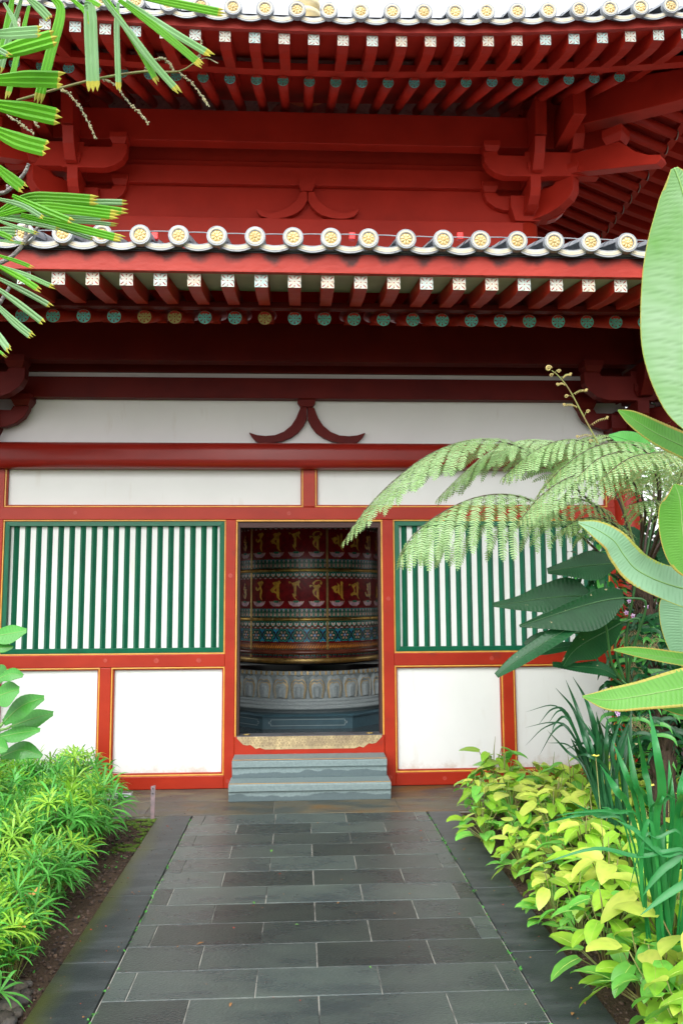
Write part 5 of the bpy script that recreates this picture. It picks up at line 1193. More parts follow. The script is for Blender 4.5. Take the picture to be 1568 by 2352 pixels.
def frond(P, dist, wmax, droop=0.6, n=30, sp=0.034, side=1.0, r0=0.009, stem_to=True, nrm=UP, tipw=0.12, start=0.12, plc=0.026, fwd=0.75):
    R_ = [Vector(q) for q in spline(vpts(P, dist), 80)]
    if stem_to: base = [crown+(R_[0]-crown)*t for t in (0.0, 0.35, 0.7)]
    else: base = []
    mb = MB(); full = base+R_; L_ = len(full)
    mb.tube(full[::2], [r0*(1-0.85*i/(len(full[::2])-1)) for i in range(len(full[::2]))], 6, 2 if wmax > 0 else 2)
    cum = [0.0]
    for i in range(80): cum.append(cum[-1]+(R_[i+1]-R_[i]).length)
    T = cum[-1]; npn = int(T/sp)
    for k in range(npn):
        s = (k+0.5)/npn
        if s < start: continue
        tgt = s*T; i = next(j for j in range(80) if cum[j+1] >= tgt); f_ = (tgt-cum[i])/max(1e-6, cum[i+1]-cum[i]); p = R_[i].lerp(R_[i+1], f_)
        t = (R_[min(i+2, 80)]-R_[max(i-1, 0)]).normalized(); sd_ = t.cross(nrm); 
        if sd_.length < .1: sd_ = t.cross(TOCAM)
        sd_.normalize()
        env = math.sin(min(1.0, (s-start)/(0.42))*math.pi/2)**0.7*(1-tipw*0)*(1.0 if s < .55 else max(0.04, ((1-s)/.45)**0.6))
        for sg in (-1, 1):
            ln = wmax*env*random.uniform(.88, 1.08)
            if ln < 0.015: continue
            d0 = (sd_*sg+t*fwd).normalized(); m_ = max(5, int(ln/0.0135))
            q = p.copy(); dirv = d0.copy(); prev = q.copy(); step = ln/m_; pts_ = [q.copy()]
            dr_ = droop*random.uniform(.8, 1.2)
            for j in range(m_):
                dirv = (dirv+Vector((0, 0, -1))*dr_*1.5/m_).normalized(); q = q+dirv*step; pts_.append(q.copy())
            mb.tube(pts_[::max(1, m_//5)], 0.0007, 3, 1, cap=False, sm=False)
            for j in range(1, m_+1):
                u = j/m_; pl = 0.19*ln*(1-u)**0.55*(0.55+0.45*min(1, u*6))+0.003; pl = min(pl, plc)
                c_ = pts_[j]; tt = (pts_[j]-pts_[j-1]).normalized(); s2 = t-tt*t.dot(tt)
                if s2.length < .1: s2 = tt.cross(UP)
                s2.normalize()
                for sg2 in (-1, 1):
                    dv = (s2*sg2+tt*0.50+tt.cross(s2)*random.uniform(-.25, .25)).normalized(); w_ = tt*step*0.33
                    e = c_+dv*pl; mid = c_+dv*pl*.5+Vector((0, 0, .0012))
                    mb.add([c_-w_, mid-w_*1.0, e, mid+w_*1.0, c_+w_], [(0, 1, 2, 3, 4)], 0)
    return mb.build('frond', ['lf_fern', 'fern_rib', 'fern_stipe'], TF, normals=False)
FR = [
 ([(1440,1255,5.0),(1364,1163,4.95),(1287,1091,4.9),(1200,1030,4.85),(1100,1010,4.8),(1010,1032,4.75),(930,1082,4.7),(850,1158,4.65),(785,1248,4.6)], .50, 0.62, .18, .046),
 ([(1440,1310,4.95),(1395,1286,4.9),(1335,1232,4.8),(1265,1172,4.7),(1180,1138,4.6),(1095,1142,4.5),(1010,1180,4.45),(950,1228,4.4),(915,1285,4.35)], .60, 1.35, .20, .062),
 ([(1478,1289,4.95),(1507,1185,4.8),(1515,1110,4.7),(1490,1045,4.6),(1430,1016,4.5),(1360,1028,4.4),(1290,1075,4.35),(1240,1130,4.3)], .48, 0.6, .25, .044),
 ([(1490,1280,5.0),(1540,1150,4.9),(1580,1060,4.8),(1640,1010,4.7),(1720,1010,4.6)], .44, .8, .2, .034),
 ([(1450,1250,5.1),(1420,1150,5.1),(1360,1070,5.1),(1290,1025,5.1),(1210,1012,5.1),(1130,1035,5.1),(1060,1090,5.1),(1000,1150,5.1)], .42, .6, .22, .034),
 ([(1470,1260,4.8),(1480,1170,4.6),(1450,1105,4.4),(1390,1080,4.3),(1310,1095,4.2),(1240,1140,4.15),(1190,1200,4.1)], .34, .9, .25, .032),
 ([(1500,1260,4.8),(1540,1160,4.5),(1580,1100,4.2),(1590,1060,3.9),(1540,1040,3.7),(1450,1050,3.5),(1380,1100,3.4)], .30, .7, .25, .03),
 ([(1480,1250,5.2),(1500,1140,5.4),(1490,1055,5.6),(1440,1008,5.8),(1370,1000,6.0),(1300,1020,6.1)], .42, .8, .25, .034),
 ([(1500,1270,5.1),(1545,1200,5.2),(1600,1160,5.3),(1660,1180,5.4)], .40, .8, .25, .034),
 ([(1450,1290,5.0),(1420,1220,4.9),(1380,1170,4.8),(1320,1145,4.7),(1250,1160,4.65),(1200,1210,4.6)], .32, .9, .28, .034),
 ([(1470,1270,5.0),(1470,1180,4.9),(1440,1090,4.8),(1380,1030,4.75),(1300,1010,4.7),(1220,1040,4.7),(1150,1100,4.65)], .36, .9, .25, .034),
 ([(1490,1250,4.9),(1510,1150,4.7),(1500,1080,4.5),(1450,1040,4.3),(1380,1050,4.15),(1320,1100,4.1)], .32, .8, .3, .032),
 ([(1500,1260,5.0),(1550,1140,5.0),(1570,1050,5.0),(1560,1000,5.0),(1510,990,5.0)], .40, .8, .3, .034),
 ([(1460,1300,4.9),(1440,1240,4.7),(1400,1200,4.55),(1340,1190,4.45),(1290,1215,4.4)], .26, .9, .3, .032),
 ([(1500,1280,4.9),(1530,1220,4.8),(1540,1180,4.7),(1500,1150,4.5),(1440,1160,4.4)], .28, .9, .3, .032),
]
for P_, w_, d_, st_, sp_ in FR: frond(P_, 5, w_, droop=d_, start=st_, sp=sp_*1.12, plc=sp_*.56)
# unrolling young frond
mb = MB(); fp_ = [Vector(q) for q in spline(vpts([(1474,1330),(1430,1160),(1380,1036),(1340,958),(1305,893),(1280,862),(1266,851)], 4.95), 40)]
mb.tube(fp_, [.0075-.00013*i for i in range(41)], 7, 0)
def coil(c, r, turns=1.6, th=0.003, mi=1, flip=1):
    pp = []
    for i in range(26):
        a = i/25*turns*2*math.pi; rr = r*(1-0.8*i/25); pp.append(c+CR*rr*math.cos(a)*flip+CU*rr*math.sin(a))
    mb.tube(pp, [th*(1-.4*i/25) for i in range(26)], 5, mi)
coil(at(1262, 846, 4.95)+CR*-.008, .018, th=.006)
for (i, dx, dy, ln) in ((36, 10, -4, 0), (34, -14, 2, 0), (31, 24, -12, 1), (28, -22, -2, 1), (25, 36, -12, 1), (24, -20, -6, 0), (22, -38, -8, 1), (20, 10, -14, 0), (18, 46, -22, 1), (16, -42, 2, 1), (14, -22, -14, 0), (13, 24, -16, 0), (11, 58, -30, 1), (9, -52, 4, 1), (8, 66, -10, 1)):
    p = fp_[i]; e = p+CR*dx*.0024+CU*(-dy)*.0024; m_ = p.lerp(e, .5)+CU*.012
    pp = [Vector(q) for q in spline([p, m_, e], 10)]; mb.tube(pp, .0016, 5, 0); coil(e, .008 if ln else .012, 1.4, .003)
    if ln:
        for q in pp[2:]: mb.tube([q, q-CU*.012+CR*.003], [.0022, .003], 4, 1)
mb.build('young_frond', ['stem', mat('woolly_bud', (0.52, 0.42, 0.16), 0.8, (0.36, 0.28, 0.10), 80)], TF, normals=False)

# --- orchids growing on the trunk
OC_ = empty('orchid', at(1450, 1480, 4.85)); tag(OC_, 'orchid with small violet flowers and tangled pale roots growing on the fern trunk', 'orchid')
random.seed(31)
mb = MB(); rt = MB()
for _ in range(260):
    b = at(random.uniform(1420, 1530), random.uniform(1425, 1740), random.uniform(4.78, 4.95)); a = random.uniform(-2.8, 2.8); ln = random.uniform(.09, .20)
    d = (CR*math.sin(a)+UP*abs(math.cos(a))*random.uniform(.3, 1)+TOCAM*random.uniform(0, .7)).normalized()
    blade(mb, [b, b+d*ln*.5, b+d*ln*.85-UP*ln*.15, b+d*ln-UP*ln*.45], [.006, .012, .010, .001], TOCAM+UP*.5, n=7, mi=random.choice([0, 0, 1]))
mb.build('strap_leaves', ['lf_dark', 'lf_mid'], OC_, normals=False)
for (cx, cy, w_, h_) in ((1450, 1462, 22, 16), (1488, 1470, 20, 14), (1446, 1535, 14, 20), (1470, 1660, 26, 20), (1460, 1560, 12, 30)):
    rt = MB()
    for _ in range(60):
        a = at(cx+random.uniform(-w_, w_), cy+random.uniform(-h_, h_), 4.78); pp = [a]
        for k in range(4): pp.append(pp[-1]+Vector((random.uniform(-.016, .016), random.uniform(-.01, .01), random.uniform(-.022, .006))))
        rt.tube(pp, .0011, 4, 0, cap=False)
    rt.build('root_tangle', 'root', OC_, normals=False)
mb = MB()
for (x, y) in ((1417, 1355), (1444, 1380), (1483, 1393), (1437, 1407), (1452, 1414), (1381, 1491), (1414, 1632), (1422, 1628), (1418, 1640)):
    c = at(x, y, 4.7); R_ = 0.016
    for k in range(5):
        an = math.pi/2+k*2*math.pi/5+.2; d = CR*math.cos(an)+CU*math.sin(an); s_ = CR*-math.sin(an)+CU*math.cos(an)
        mb.add([c, c+d*R_*.5-s_*R_*.35+TOCAM*.003, c+d*R_+TOCAM*.001, c+d*R_*.5+s_*R_*.35+TOCAM*.003], [(0, 1, 2, 3)], 0)
    for k in range(3):
        an = -math.pi/2+(k-1)*.7; d = CR*math.cos(an)+CU*math.sin(an); s_ = CR*-math.sin(an)+CU*math.cos(an)
        mb.add([c+TOCAM*.005, c+d*R_*.3-s_*R_*.18+TOCAM*.007, c+d*R_*.5+TOCAM*.004, c+d*R_*.3+s_*R_*.18+TOCAM*.007], [(0, 1, 2, 3)], 1)
    st_ = at(1462+(x-1450)*.2, y+28 if y < 1600 else y-20, 4.8); mb.tube([Vector(q) for q in spline([c, c.lerp(st_, .5)+UP*.02, st_], 6)], .0012, 4, 2)
mb.build('flowers', ['petal', 'petalc', 'stem'], OC_, normals=False)

# --- sword-leaved clumps
def clump(name, label, cat, base, blades, m1, dist, k, x0, y0, extra=None):
    E_ = empty(name, (base.x, base.y, -0.01)); tag(E_, label, cat); mb = MB()
    for P, hw in blades:
        n_ = len(P); hws = [hw*k*dist/FPX*f for f in ([.7, 1.0, .75, .05] if n_ == 4 else [.7, 1.0, .05])]
        d0 = dist; pts = vpts([(p[0], p[1], d0+random.uniform(-.12, .12) if i else d0+random.uniform(-.03, .03)) for i, p in enumerate(P)], dist, k, x0, y0)
        r_ = Vector((base.x+random.uniform(-.06, .06), base.y+random.uniform(-.06, .06), 0)); 
        pts = [r_]+pts; hws = [hws[0]*.8]+hws
        blade(mb, pts, hws, TOCAM+UP*.35, n=20, fold=0.35)
    if extra: extra(mb)
    mb.build('blades', [m1], E_, normals=False); return E_
random.seed(41)
IB = at(1520, 1990, 3.1); IB = Vector((IB.x, IB.y, 0))
bl = [([(1300,1300),(1350,900),(1290,450),(1228,85)],46),([(1180,1200),(1080,800),(1015,330)],34),([(1250,1150),(1180,700),(1115,330)],34),([(1130,1180),(1000,750),(858,398)],30),([(1080,1240),(900,900),(738,640)],36),
      ([(1300,1240),(1200,1000),(1115,835)],36),([(1450,1240),(1440,900),(1425,598)],32),([(1380,1240),(1420,950),(1462,680)],16),([(1500,1240),(1545,900),(1580,640)],44),([(1560,1200),(1600,800),(1640,500)],44),([(1000,1300),(850,1100),(745,1065)],14),
      ([(1150,1300),(900,1120),(600,1108),(290,1152)],15),([(1100,1300),(800,1130),(500,1150),(130,1240)],19),([(1050,1350),(700,1150),(430,995)],16),([(1230,1300),(1350,1000),(1400,940),(1568,1030)],14),([(1350,1400),(1500,1300),(1568,1100),(1700,900)],40)]
def ex(mb):
    k2, X0, Y0 = .3895, 993.9, 1435.4
    for P, hw in (([(1560,1400),(1200,1365),(950,1320),(620,1415)],13),([(1560,1370),(1400,1410),(1300,1500),(1235,1600)],20),([(1560,1480),(1474,1530),(1350,1610),(1220,1712)],22),([(1474,1300),(1320,1255),(1240,1255),(1150,1580)],10),
                  ([(1300,1240),(1235,1250),(1225,1500),(1240,1680)],14),([(1560,1300),(1450,1340),(1300,1330),(1190,1290)],12),([(1500,1420),(1350,1350),(1200,1220),(1080,1150)],20)):
        pts = vpts(P, 3.0, k2, X0, Y0); blade(mb, [IB]+pts, [hw*k2*3/FPX*f for f in (.6, .8, 1, .8, .05)], TOCAM+UP*.8, n=20, fold=.3)
clump('sword_leaf_clump', 'clump of broad upright sword-shaped leaves standing in the yellow-green bed at the right', 'plant', IB, bl, 'lf_iris', 3.1, .23105, 1205.7, 1607.6, ex)
DB = at(1425, 1850, 4.6); DB = Vector((DB.x, DB.y, 0))
bl = [([(620,700),(480,300),(300,60),(0,120)],9),([(640,720),(420,150),(270,90),(130,245)],11),([(640,720),(440,180),(330,110),(230,230)],11),([(640,700),(420,290),(250,225),(0,275)],9),([(660,720),(430,200),(300,230),(260,340)],12),
      ([(640,740),(430,290),(290,300),(140,548)],11),([(620,760),(400,500),(215,300)],13),([(640,760),(420,270),(200,270),(0,455)],8),([(620,740),(440,460),(210,425)],8),([(700,760),(560,600),(450,380)],30),
      ([(720,800),(600,440),(480,100),(300,-120)],20),([(740,800),(620,400),(500,50),(400,-200)],22),([(760,800),(680,300),(600,0),(470,-230)],22),([(760,800),(720,400),(640,100),(560,-60)],24),([(800,800),(760,400),(700,120)],26),
      ([(820,800),(800,450),(820,150)],22),([(880,800),(860,450),(900,200)],22),([(900,820),(960,500),(1040,240)],20),([(760,800),(800,420),(660,480),(570,690)],16),([(800,800),(850,420),(830,430),(765,640)],14),([(700,780),(640,450),(540,440),(400,490)],14),([(840,800),(980,340),(1120,340)],10),
      ([(860,800),(640,560),(490,565)],16),([(650,760),(590,520),(460,395)],26)]
for _ in range(16): 
    x = random.uniform(640, 1000); bl.append(([(x, 820), (x+random.uniform(-80, 60), 480), (x+random.uniform(-220, 120), random.uniform(60, 300))], random.uniform(14, 26)))
clump('dark_sword_leaf_clump', 'dense clump of dark narrow arching leaves between the white wall and the fern trunk', 'plant', DB, bl, 'lf_irisd', 4.6, .23105, 1205.7, 1607.6)
# small yellow flowers on thin stalks
random.seed(5)
YF0 = None
for (x, y, d, gy, lab) in ((1367, 1738, 3.9, 2080, 'yellow flower in front of the dark narrow leaves, leftmost of its kind'), (1492, 1806, 3.4, 2100, 'yellow flower between the tall sword leaves'), (1562, 1826, 3.2, 2200, 'yellow flower at the right edge of the picture'), (1330, 2100, 0, 0, '')):
    if not d: continue
    c = at(x, y, d); E_ = empty('yellow_flower', (c.x, c.y, 0)); tag(E_, lab, 'flower', 'small yellow flowers on thin stalks'); mb = MB()
    for k in range(5):
        an = k*2*math.pi/5+.4; dd = Vector((math.cos(an), math.sin(an), .35)); s_ = Vector((-math.sin(an), math.cos(an), 0)); R_ = .022
        mb.add([c, c+dd*R_*.6-s_*R_*.38, c+dd*R_, c+dd*R_*.6+s_*R_*.38], [(0, 1, 2, 3)], 0)
    mb.build('petals', 'yelflower', E_, normals=False)
    mb = MB(); mb.tube([c, Vector((c.x+.02, c.y, c.z*.5)), Vector((c.x+.03, c.y, 0))], .002, 5); mb.build('stalk', 'stem', E_, normals=False)

# --- yellow-green heart-leaved plants of the right bed
M['lf_riblime'] = leafmat('pale_lime_rib', (0.50, 0.62, 0.16), (0.40, 0.56, 0.10), 0.4, 0.1, 0.0)
def heart(mb, b, d, nrm, ln, mi):            # b = where the stalk meets the leaf
    pts = [b-d*ln*.02, b+d*ln*.25+nrm*ln*.04, b+d*ln*.6+nrm*ln*.03, b+d*ln*.9-UP*ln*.06, b+d*ln-UP*ln*.14]
    w_ = ln*.30; broad(mb, pts, [w_*.55, w_*.98, w_*.92, w_*.42, w_*.03], [w_*.55, w_*.98, w_*.92, w_*.42, w_*.03], nrm, n=9, m=3, mrib=3 if mi != 1 else None, pleat=ln*.006, npl=5, cup=random.uniform(-.05, .35), mi=mi, wave=random.uniform(-.12, .12), seed=random.random()*6)
def philo(seed, tall):
    random.seed(seed); mb = MB(); st = MB(); n_ = random.randint(17, 22)
    for k in range(n_):
        a = k*2.4+random.uniform(-.4, .4); hgt = tall*random.uniform(.35, 1.0) if k > 2 else tall*random.uniform(.85, 1.1); rad = random.uniform(.03, .16)*(1.25-hgt/tall*.6)
        b = Vector((math.cos(a)*rad, math.sin(a)*rad, hgt)); tilt = random.uniform(-.75, .15)
        d = Vector((math.cos(a), math.sin(a), tilt)).normalized(); nn = (UP*1.0+d*.4+Vector((random.uniform(-.3, .3), random.uniform(-.3, .3), 0))).normalized(); nn = (nn-d*nn.dot(d)).normalized()
        r_ = hgt/tall; mi = 1 if r_ > .9 and random.random() < .55 else (0 if random.random() < .25+.55*r_ else 2)
        heart(mb, b, d, nn, random.uniform(.085, .150), mi)
        st.tube([(0, 0, 0), (b.x*.3, b.y*.3, hgt*.6), tuple(b)], .0028, 4, 0, cap=False)
    if random.random() < .5: st.tube([(0, 0, 0), (.01, 0, tall), (.02, .01, tall+.10)], [.003, .004, .001], 5, 0)
    o = empty('philodendron', (0, 0, 0)); mb.build('leaves', ['lf_lime', 'lf_yellow', 'lf_grn', 'lf_riblime'], o, origin=(0, 0, 0), normals=False); st.build('stems', 'stem', o, origin=(0, 0, 0), normals=False)
    return o
protos = [philo(100+i, t_) for i, t_ in enumerate((.30, .34, .26, .32, .36, .28))]
random.seed(77); used = set(); spots = []
y = -0.62
while y > -5.1:
    x = (1.45 if y > -.95 else 1.20 if y > -2.9 else 1.26)+random.uniform(-.05, .05)
    while x < min(3.6, 1.55+(7+y)*.42): spots.append((x+random.uniform(-.07, .07), y+random.uniform(-.07, .07))); x += .225
    y -= .225
PL = 'lime and yellow heart-leaved plant in the bed right of the path'
for (x, y) in spots:
    i = random.randrange(6); o = protos[i] if i not in used else copy_tree(protos[i]); used.add(i)
    near = max(0, (y+5.2)/4.5)
    s_ = random.uniform(.80, 1.05)*(0.85 if x < 1.36 else 1.1)*(1.0+.30*max(0, (-y-2.4)/2))
    o.location = (x, y, 0); o.rotation_euler = (0, 0, random.uniform(0, 6.28)); o.scale = (s_, s_, s_)
    tag(o, PL, 'philodendron', 'yellow-green heart-leaved plants of the right bed')
for i in range(6):
    if i not in used:
        for c in list(protos[i].children): bpy.data.objects.remove(c)
        bpy.data.objects.remove(protos[i])

# --- whorled grassy bushes of the left bed
def whorl(mb, c, ax, ln, n_, mi):
    ax = ax.normalized(); a1 = ax.cross(Vector((1, .3, 0))).normalized(); a2 = ax.cross(a1)
    o = random.uniform(0, 6)
    for k in range(n_):
        a = o+k*2*math.pi/n_+random.uniform(-.15, .15); d = (a1*math.cos(a)+a2*math.sin(a)+ax*random.uniform(.25, .7)).normalized(); L_ = ln*random.uniform(.75, 1.1)
        blade(mb, [c, c+d*L_*.4, c+d*L_*.75-UP*L_*.06, c+d*L_-UP*L_*.22], [.0022, .0062, .0052, .0005], ax+UP*.5, n=5, fold=.25, mi=mi)
def bush(seed, tall):
    random.seed(seed); mb = MB(); st = MB()
    for k in range(27):
        a = random.uniform(0, 6.28); rr = random.uniform(0, .17); h = tall*random.uniform(.30, 1.05)*(1-rr*1.2); c = Vector((math.cos(a)*rr, math.sin(a)*rr, h))
        whorl(mb, c, UP+Vector((math.cos(a), math.sin(a), 0))*rr*6+Vector((random.uniform(-.4, .4), random.uniform(-.4, .4), 0)), random.uniform(.105, .185), random.randint(8, 12), 0 if random.random() < .12+.42*h/tall else 1)
        st.tube([(c.x*.3, c.y*.3, 0), (c.x*.6, c.y*.6, h*.5), tuple(c)], .002, 4, 0, cap=False)
    o = empty('grassy_bush', (0, 0, 0)); mb.build('leaves', ['lf_bush1', 'lf_bush2'], o, origin=(0, 0, 0), normals=False); st.build('stems', 'stem', o, origin=(0, 0, 0), normals=False); return o
bp = [bush(300+i, t_) for i, t_ in enumerate((.34, .40, .30, .37, .42))]
random.seed(88); used = set(); y = -0.42
while y > -3.75:
    x = (-1.66 if y > -.7 else -1.52 if y > -1.2 else -1.31 if y > -2.1 else -1.29 if y > -3.1 else -1.25)-random.uniform(0, .05)
    while x > -1.7-(7+y)*.34:
        i = random.randrange(5); o = bp[i] if i not in used else copy_tree(bp[i]); used.add(i); s_ = random.uniform(.88, 1.15)*(1.0 if y > -2.2 else .82)
        o.location = (x+random.uniform(-.06, .06), y+random.uniform(-.06, .06), 0); o.rotation_euler = (0, 0, random.uniform(0, 6.28)); o.scale = (s_, s_, s_)
        tag(o, 'low bush of narrow whorled grass-like leaves in the bed left of the path', 'bush', 'grassy bushes of the left bed'); x -= .23
    y -= .22
# glossy little shrub with orange tips, lower left
for (x_, y_, lab) in ((62, 2190, 'small glossy shrub with orange-tipped shoots at the lower left, half under the grassy bushes'), (20, 2260, 'small glossy shrub nearest to the stones at the lower left corner')):
    g0 = onZ(x_, y_, 0); E_ = empty('glossy_shrub', (g0.x, g0.y, -.01)); tag(E_, lab, 'shrub', 'glossy little shrubs at the lower left'); mb = MB(); random.seed(x_)
    for k in range(22):
        a = random.uniform(0, 6.28); rr = random.uniform(0, .11); h = random.uniform(.06, .24); c = g0+Vector((math.cos(a)*rr, math.sin(a)*rr, h))
        for j in range(8):
            b_ = random.uniform(0, 6.28); d = Vector((math.cos(b_), math.sin(b_), random.uniform(.1, 1.1))).normalized(); L_ = random.uniform(.03, .055)
            blade(mb, [c, c+d*L_*.5, c+d*L_], [.003, .009, .0008], UP+d*.2, n=4, fold=.2, mi=2 if (h > .20 and j < 2) else random.choice([0, 1]))
        mb.tube([(g0.x+(c.x-g0.x)*.3, g0.y+(c.y-g0.y)*.3, 0), tuple(c)], .002, 4, 3, cap=False)
    mb.build('shoots', ['lf_mid', 'lf_lime', mat('orange_tip_leaf', (0.70, 0.34, 0.10), .4), 'stem'], E_, normals=False)

# --- gravel, moss and stones of the left bed
M['pebble'] = mat('lava_gravel', (0.13, 0.08, 0.055), 0.9, (0.05, 0.04, 0.035), 30, island=0.6, bump=0.6, bscale=120)
M['moss'] = mat('green_moss', (0.06, 0.13, 0.015), 0.9, (0.13, 0.20, 0.02), 50, bump=0.8, bscale=150)
M['rock'] = mat('rounded_stone', (0.11, 0.09, 0.07), 0.85, (0.04, 0.04, 0.042), 18, objrand=.6, bump=.6, bscale=60)
def rock(mb, c, r, mi=0, sub=1):
    bm = bmesh.new(); bmesh.ops.create_icosphere(bm, subdivisions=sub, radius=1.0); s_ = Vector((random.uniform(.7, 1.3), random.uniform(.7, 1.2), random.uniform(.45, .85)))*r
    vs = [c+Vector((v.co.x*s_.x, v.co.y*s_.y, v.co.z*s_.z))*random.uniform(.88, 1.12) for v in bm.verts]; mb.add(vs, [tuple(v.index for v in f.verts) for f in bm.faces], mi, sub > 1); bm.free()
random.seed(9); mb = MB()
for _ in range(3600):
    yy = random.uniform(-4.7, -.85); left = random.random() < .72
    xx = random.uniform(-1.6, -1.035) if left else random.uniform(1.165, 1.6)
    rock(mb, Vector((xx, yy, -0.016)), random.uniform(.004, .013))
mb.build('gravel', 'pebble', kind='stuff', normals=False)
mb = MB()
for _ in range(1500):
    t_ = random.random()
    if t_ < .6: xx, yy = random.uniform(-1.42, -1.03), -.87-abs(random.gauss(0, .10))
    elif t_ < .8: xx, yy = random.uniform(-1.09, -1.03), random.uniform(-1.7, -.86)
    else: xx, yy = random.gauss(-1.12, .03), random.gauss(-1.55, .04)
    if math.sin(xx*47+math.sin(yy*31)*2)+math.sin(yy*53+xx*19) < -.1: continue
    rock(mb, Vector((xx, yy, -0.012)), random.uniform(.004, .012))
mb.build('moss', 'moss', kind='stuff', normals=False)
mb = MB()                                    # seedlings and litter on the soil
for _ in range(260):
    c = Vector((random.uniform(-1.5, -1.03), random.uniform(-4.2, -.9), -.008)) if random.random() < .5 else Vector((random.uniform(-.785, -.77) if random.random() < .5 else random.uniform(.912, .922), random.uniform(-4, -.9), -.004))
    for k in range(3):
        b_ = random.uniform(0, 6.28); d = Vector((math.cos(b_), math.sin(b_), .6)); L_ = random.uniform(.006, .016); blade(mb, [c, c+d*L_*.5, c+d*L_], [.001, L_*.3, .0003], UP, n=3)
mb.build('seedlings', 'lf_mid', kind='stuff', normals=False)
i = 0
desc = ['dark round stone at the lower left corner, largest of its heap', 'brown stone lying against the large dark one', 'pale flat stone at the lower left edge', 'reddish stone near the edge of the path kerb', 'small grey stone in the lower left heap', 'tan stone under the glossy shrub', 'dark angular stone in the heap', 'broad tan stone in the corner of the picture', 'small black stone between the larger ones', 'grey pitted stone at the edge of the gravel']
random.seed(14)
for (x_, y_, r_) in ((12, 2275, .05), (42, 2268, .035), (15, 2320, .042), (50, 2300, .028), (38, 2330, .03), (28, 2290, .03), (5, 2345, .04), (60, 2285, .022), (22, 2350, .035), (66, 2262, .02)):
    mb = MB(); c = onZ(x_, y_, 0); rock(mb, Vector((c.x, c.y, .004)), r_, 0, 3)
    tag(mb.build('stone', 'rock', normals=False), desc[i], 'stone', 'stones heaped at the lower left'); i += 1
mb = MB(); random.seed(61)                  # crumbs of soil, petals and leaf scraps on the paving
for _ in range(240):
    side = random.random(); y_ = random.uniform(-4.2, -.1)
    x_ = random.choice([random.uniform(-1.02, -.70), random.uniform(.85, 1.15), random.uniform(-.7, .85), random.uniform(-1.3, -.6) if y_ > -.8 else random.uniform(-1.02, -.8)])
    r_ = random.uniform(.0015, .0045); rock(mb, Vector((x_, y_, .002)), r_, random.choice([0, 0, 0, 1, 2]))
for _ in range(16):
    c = Vector((random.uniform(-1.0, 1.15), random.uniform(-4.1, -.2), .003)); a = random.uniform(0, 6.28); d = Vector((math.cos(a), math.sin(a), .1)); L_ = random.uniform(.012, .035)
    blade(mb, [c, c+d*L_*.5+UP*.003, c+d*L_], [.001, L_*.22, .0006], UP, n=4, mi=random.choice([1, 1, 3]))
mb.build('litter', ['pebble', mat('dry_leaf', (0.25, 0.12, 0.04), .8), mat('fallen_red_petal', (0.45, 0.06, 0.03), .7), 'lf_grn'], kind='stuff', normals=False)
# --- things left lying on the terrace, stake, lamps and cable on the roof
sk = MB(); b = onZ(351, 1877, 0)
sk.hexa([(b.x-.013, b.y-.006, -.02), (b.x+.013, b.y-.006, -.02), (b.x+.013, b.y+.004, -.02), (b.x-.013, b.y+.004, -.02), (b.x-.016, b.y-.006, .215), (b.x+.016, b.y-.006, .222), (b.x+.016, b.y+.004, .222), (b.x-.016, b.y+.004, .215)])
for zz in (.20, .165): sk.box(b.x-.004, b.x+.004, b.y-.0075, b.y-.0065, zz-.005, zz+.005, 1)
tag(sk.build('stake', [mat('pinkish_weathered_metal', (0.36, 0.24, 0.25), .6, (0.20, 0.17, 0.18), 14), 'black'], bevel=.002), 'thin weathered pinkish metal stake standing at the corner of the mossy bed', 'stake')
M['alu'] = mat('white_aluminium', (0.62, 0.66, 0.68), .35, (0.50, 0.54, 0.56), 20)
mb = MB()
v0 = onZ(303, 1829, 0)
mb.box(v0.x-.45, v0.x, -.235, -.18, -.0005, .03); mb.box(v0.x-.45, v0.x-.003, -.228, -.187, .03, .0305, 1)
tag(mb.build('metal_profile', ['alu', 'black'], bevel=.002), 'white aluminium bar lying on the terrace, partly behind the bushes', 'metal bar')
mb = MB(); x1 = v0.x-.085
for k in range(4): mb.box(x1-.40, x1-.01, -.36+.028*k, -.345+.028*k, .002, .028)
mb.box(x1-.012, x1+.006, -.365, -.26, .0, .032, 2); mb.box(x1-.40, x1-.012, -.363, -.262, .0005, .004, 1); mb.box(x1+.006, x1+.04, -.33, -.29, .004, .024, 1); mb.tube([(x1+.04, -.31, .014), (x1+.07, -.31, .014)], .006, 8, 1)
tag(mb.build('slotted_tray', ['alu', 'black', 'tileblue'], bevel=.0015), 'white slotted metal piece with a black plug lying beside the aluminium bar', 'metal tray')
M['redbox'] = mat('bright_red_plastic', (0.75, 0.015, 0.012), .4)
for (x_, lab) in ((357, 'small bright red box behind the lower tile caps, nearest to the palm'), (808, 'small bright red box behind the lower tile caps, above the doorway'), (1055, 'small bright red box behind the lower tile caps, right of the doorway')):
    c = onY(x_, 541, -1.75); mb = MB(); mb.box(c.x-.019, c.x+.019, -1.77, -1.73, c.z-.030, c.z+.014); mb.box(c.x-.014, c.x-.010, -1.772, -1.7705, c.z-.008, c.z-.004, 1); mb.box(c.x+.010, c.x+.014, -1.772, -1.7705, c.z-.008, c.z-.004, 1)
    tag(mb.build('roof_box', ['redbox', 'black'], bevel=.003), lab, 'box', 'small red boxes on the lower roof')
mb = MB(); pts = []
for k in range(0, 240):
    x = -3.2+6.6*k/239; pts.append((x, -1.86, 3.912+.004*math.sin(x*5)+.006*abs(math.sin((x+1.01)*math.pi/.2406))))
mb.tube(pts, .0035, 6); tag(mb.build('roof_cable', 'tileblue', normals=False), 'thin grey cable running over the lower row of tile caps', 'cable')

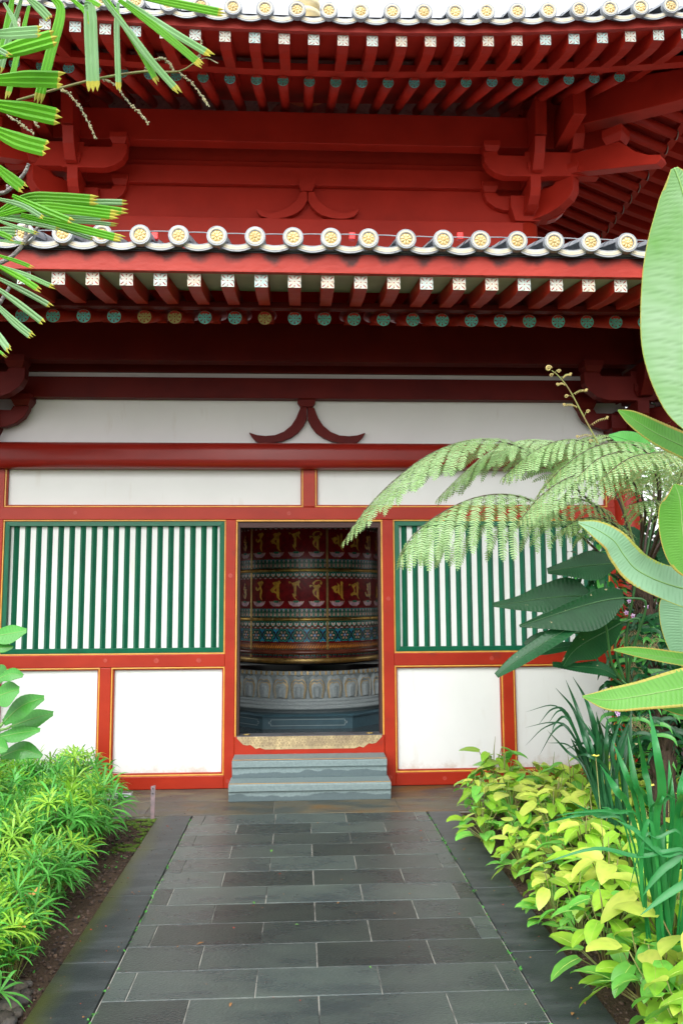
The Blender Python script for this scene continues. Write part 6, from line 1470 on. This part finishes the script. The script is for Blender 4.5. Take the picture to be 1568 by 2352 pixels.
# --- greenery beside and behind the hall
def shrub(x, y, h, w_, seed, lab):
    random.seed(seed); E_ = empty('garden_shrub', (x, y, -.02)); tag(E_, lab, 'shrub', 'dense shrubs beside and behind the hall'); mb = MB(); cl = []
    for _ in range(34): cl.append((Vector((random.gauss(0, w_*.4), random.gauss(0, w_*.4), random.uniform(.15, 1)*h)), random.uniform(.18, .34)*w_))
    for c, r_ in cl:
        for _ in range(70):
            d = Vector((random.gauss(0, 1), random.gauss(0, 1), random.gauss(0, 1))).normalized(); p_ = Vector((x, y, 0))+c+d*r_*random.uniform(.6, 1); L_ = random.uniform(.07, .15)
            dd = (d+Vector((random.uniform(-.5, .5), random.uniform(-.5, .5), -.3))).normalized(); blade(mb, [p_, p_+dd*L_*.5, p_+dd*L_-UP*L_*.2], [.004, L_*.2, .001], UP+d*.3, n=3, fold=.2, mi=random.choice([0, 0, 1]))
    mb.build('leaves', ['lf_dark', 'lf_mid'], E_, normals=False); st = MB()
    for k in range(5): st.tube([(x+random.uniform(-.05, .05), y, 0), (x+random.gauss(0, w_*.25), y+random.gauss(0, w_*.25), h*.8)], [.03, .01], 6)
    st.build('stems', 'trunk', E_, normals=False)
for k, (x, y, h, w_, lab) in enumerate(((3.6, -.5, 3.2, 1.0, 'dark leafy shrub at the right corner of the hall behind the fern'), (4.6, 1.0, 3.6, 1.3, 'tall dark shrub beside the right wall of the hall'), (-3.6, -.4, 1.8, .9, 'dark leafy shrub at the left corner of the hall'),
        (-4.6, 1.6, 2.6, 1.2, 'tall dark shrub beside the left wall of the hall'), (3.5, 1.3, 3.5, 1.2, 'shrub close to the right wall of the hall'), (2.75, -1.15, 1.9, .75, 'dark shrub filling the gap behind the fern trunk'), (2.9, -2.6, 1.5, .6, 'dark shrub right of the fern trunk behind the sword leaves'), (0.4, 9.2, 2.2, 1.5, 'shrub seen through the far doorway'), (-1.8, 10, 2.6, 1.6, 'shrub behind the hall, left of the far doorway'), (2.6, 9.8, 2.6, 1.6, 'shrub behind the hall, right of the far doorway'), (3.3, -1.9, 2.3, .8, 'leafy shrub right of the fern trunk'))):
    shrub(x, y, h, w_, 500+k, lab)
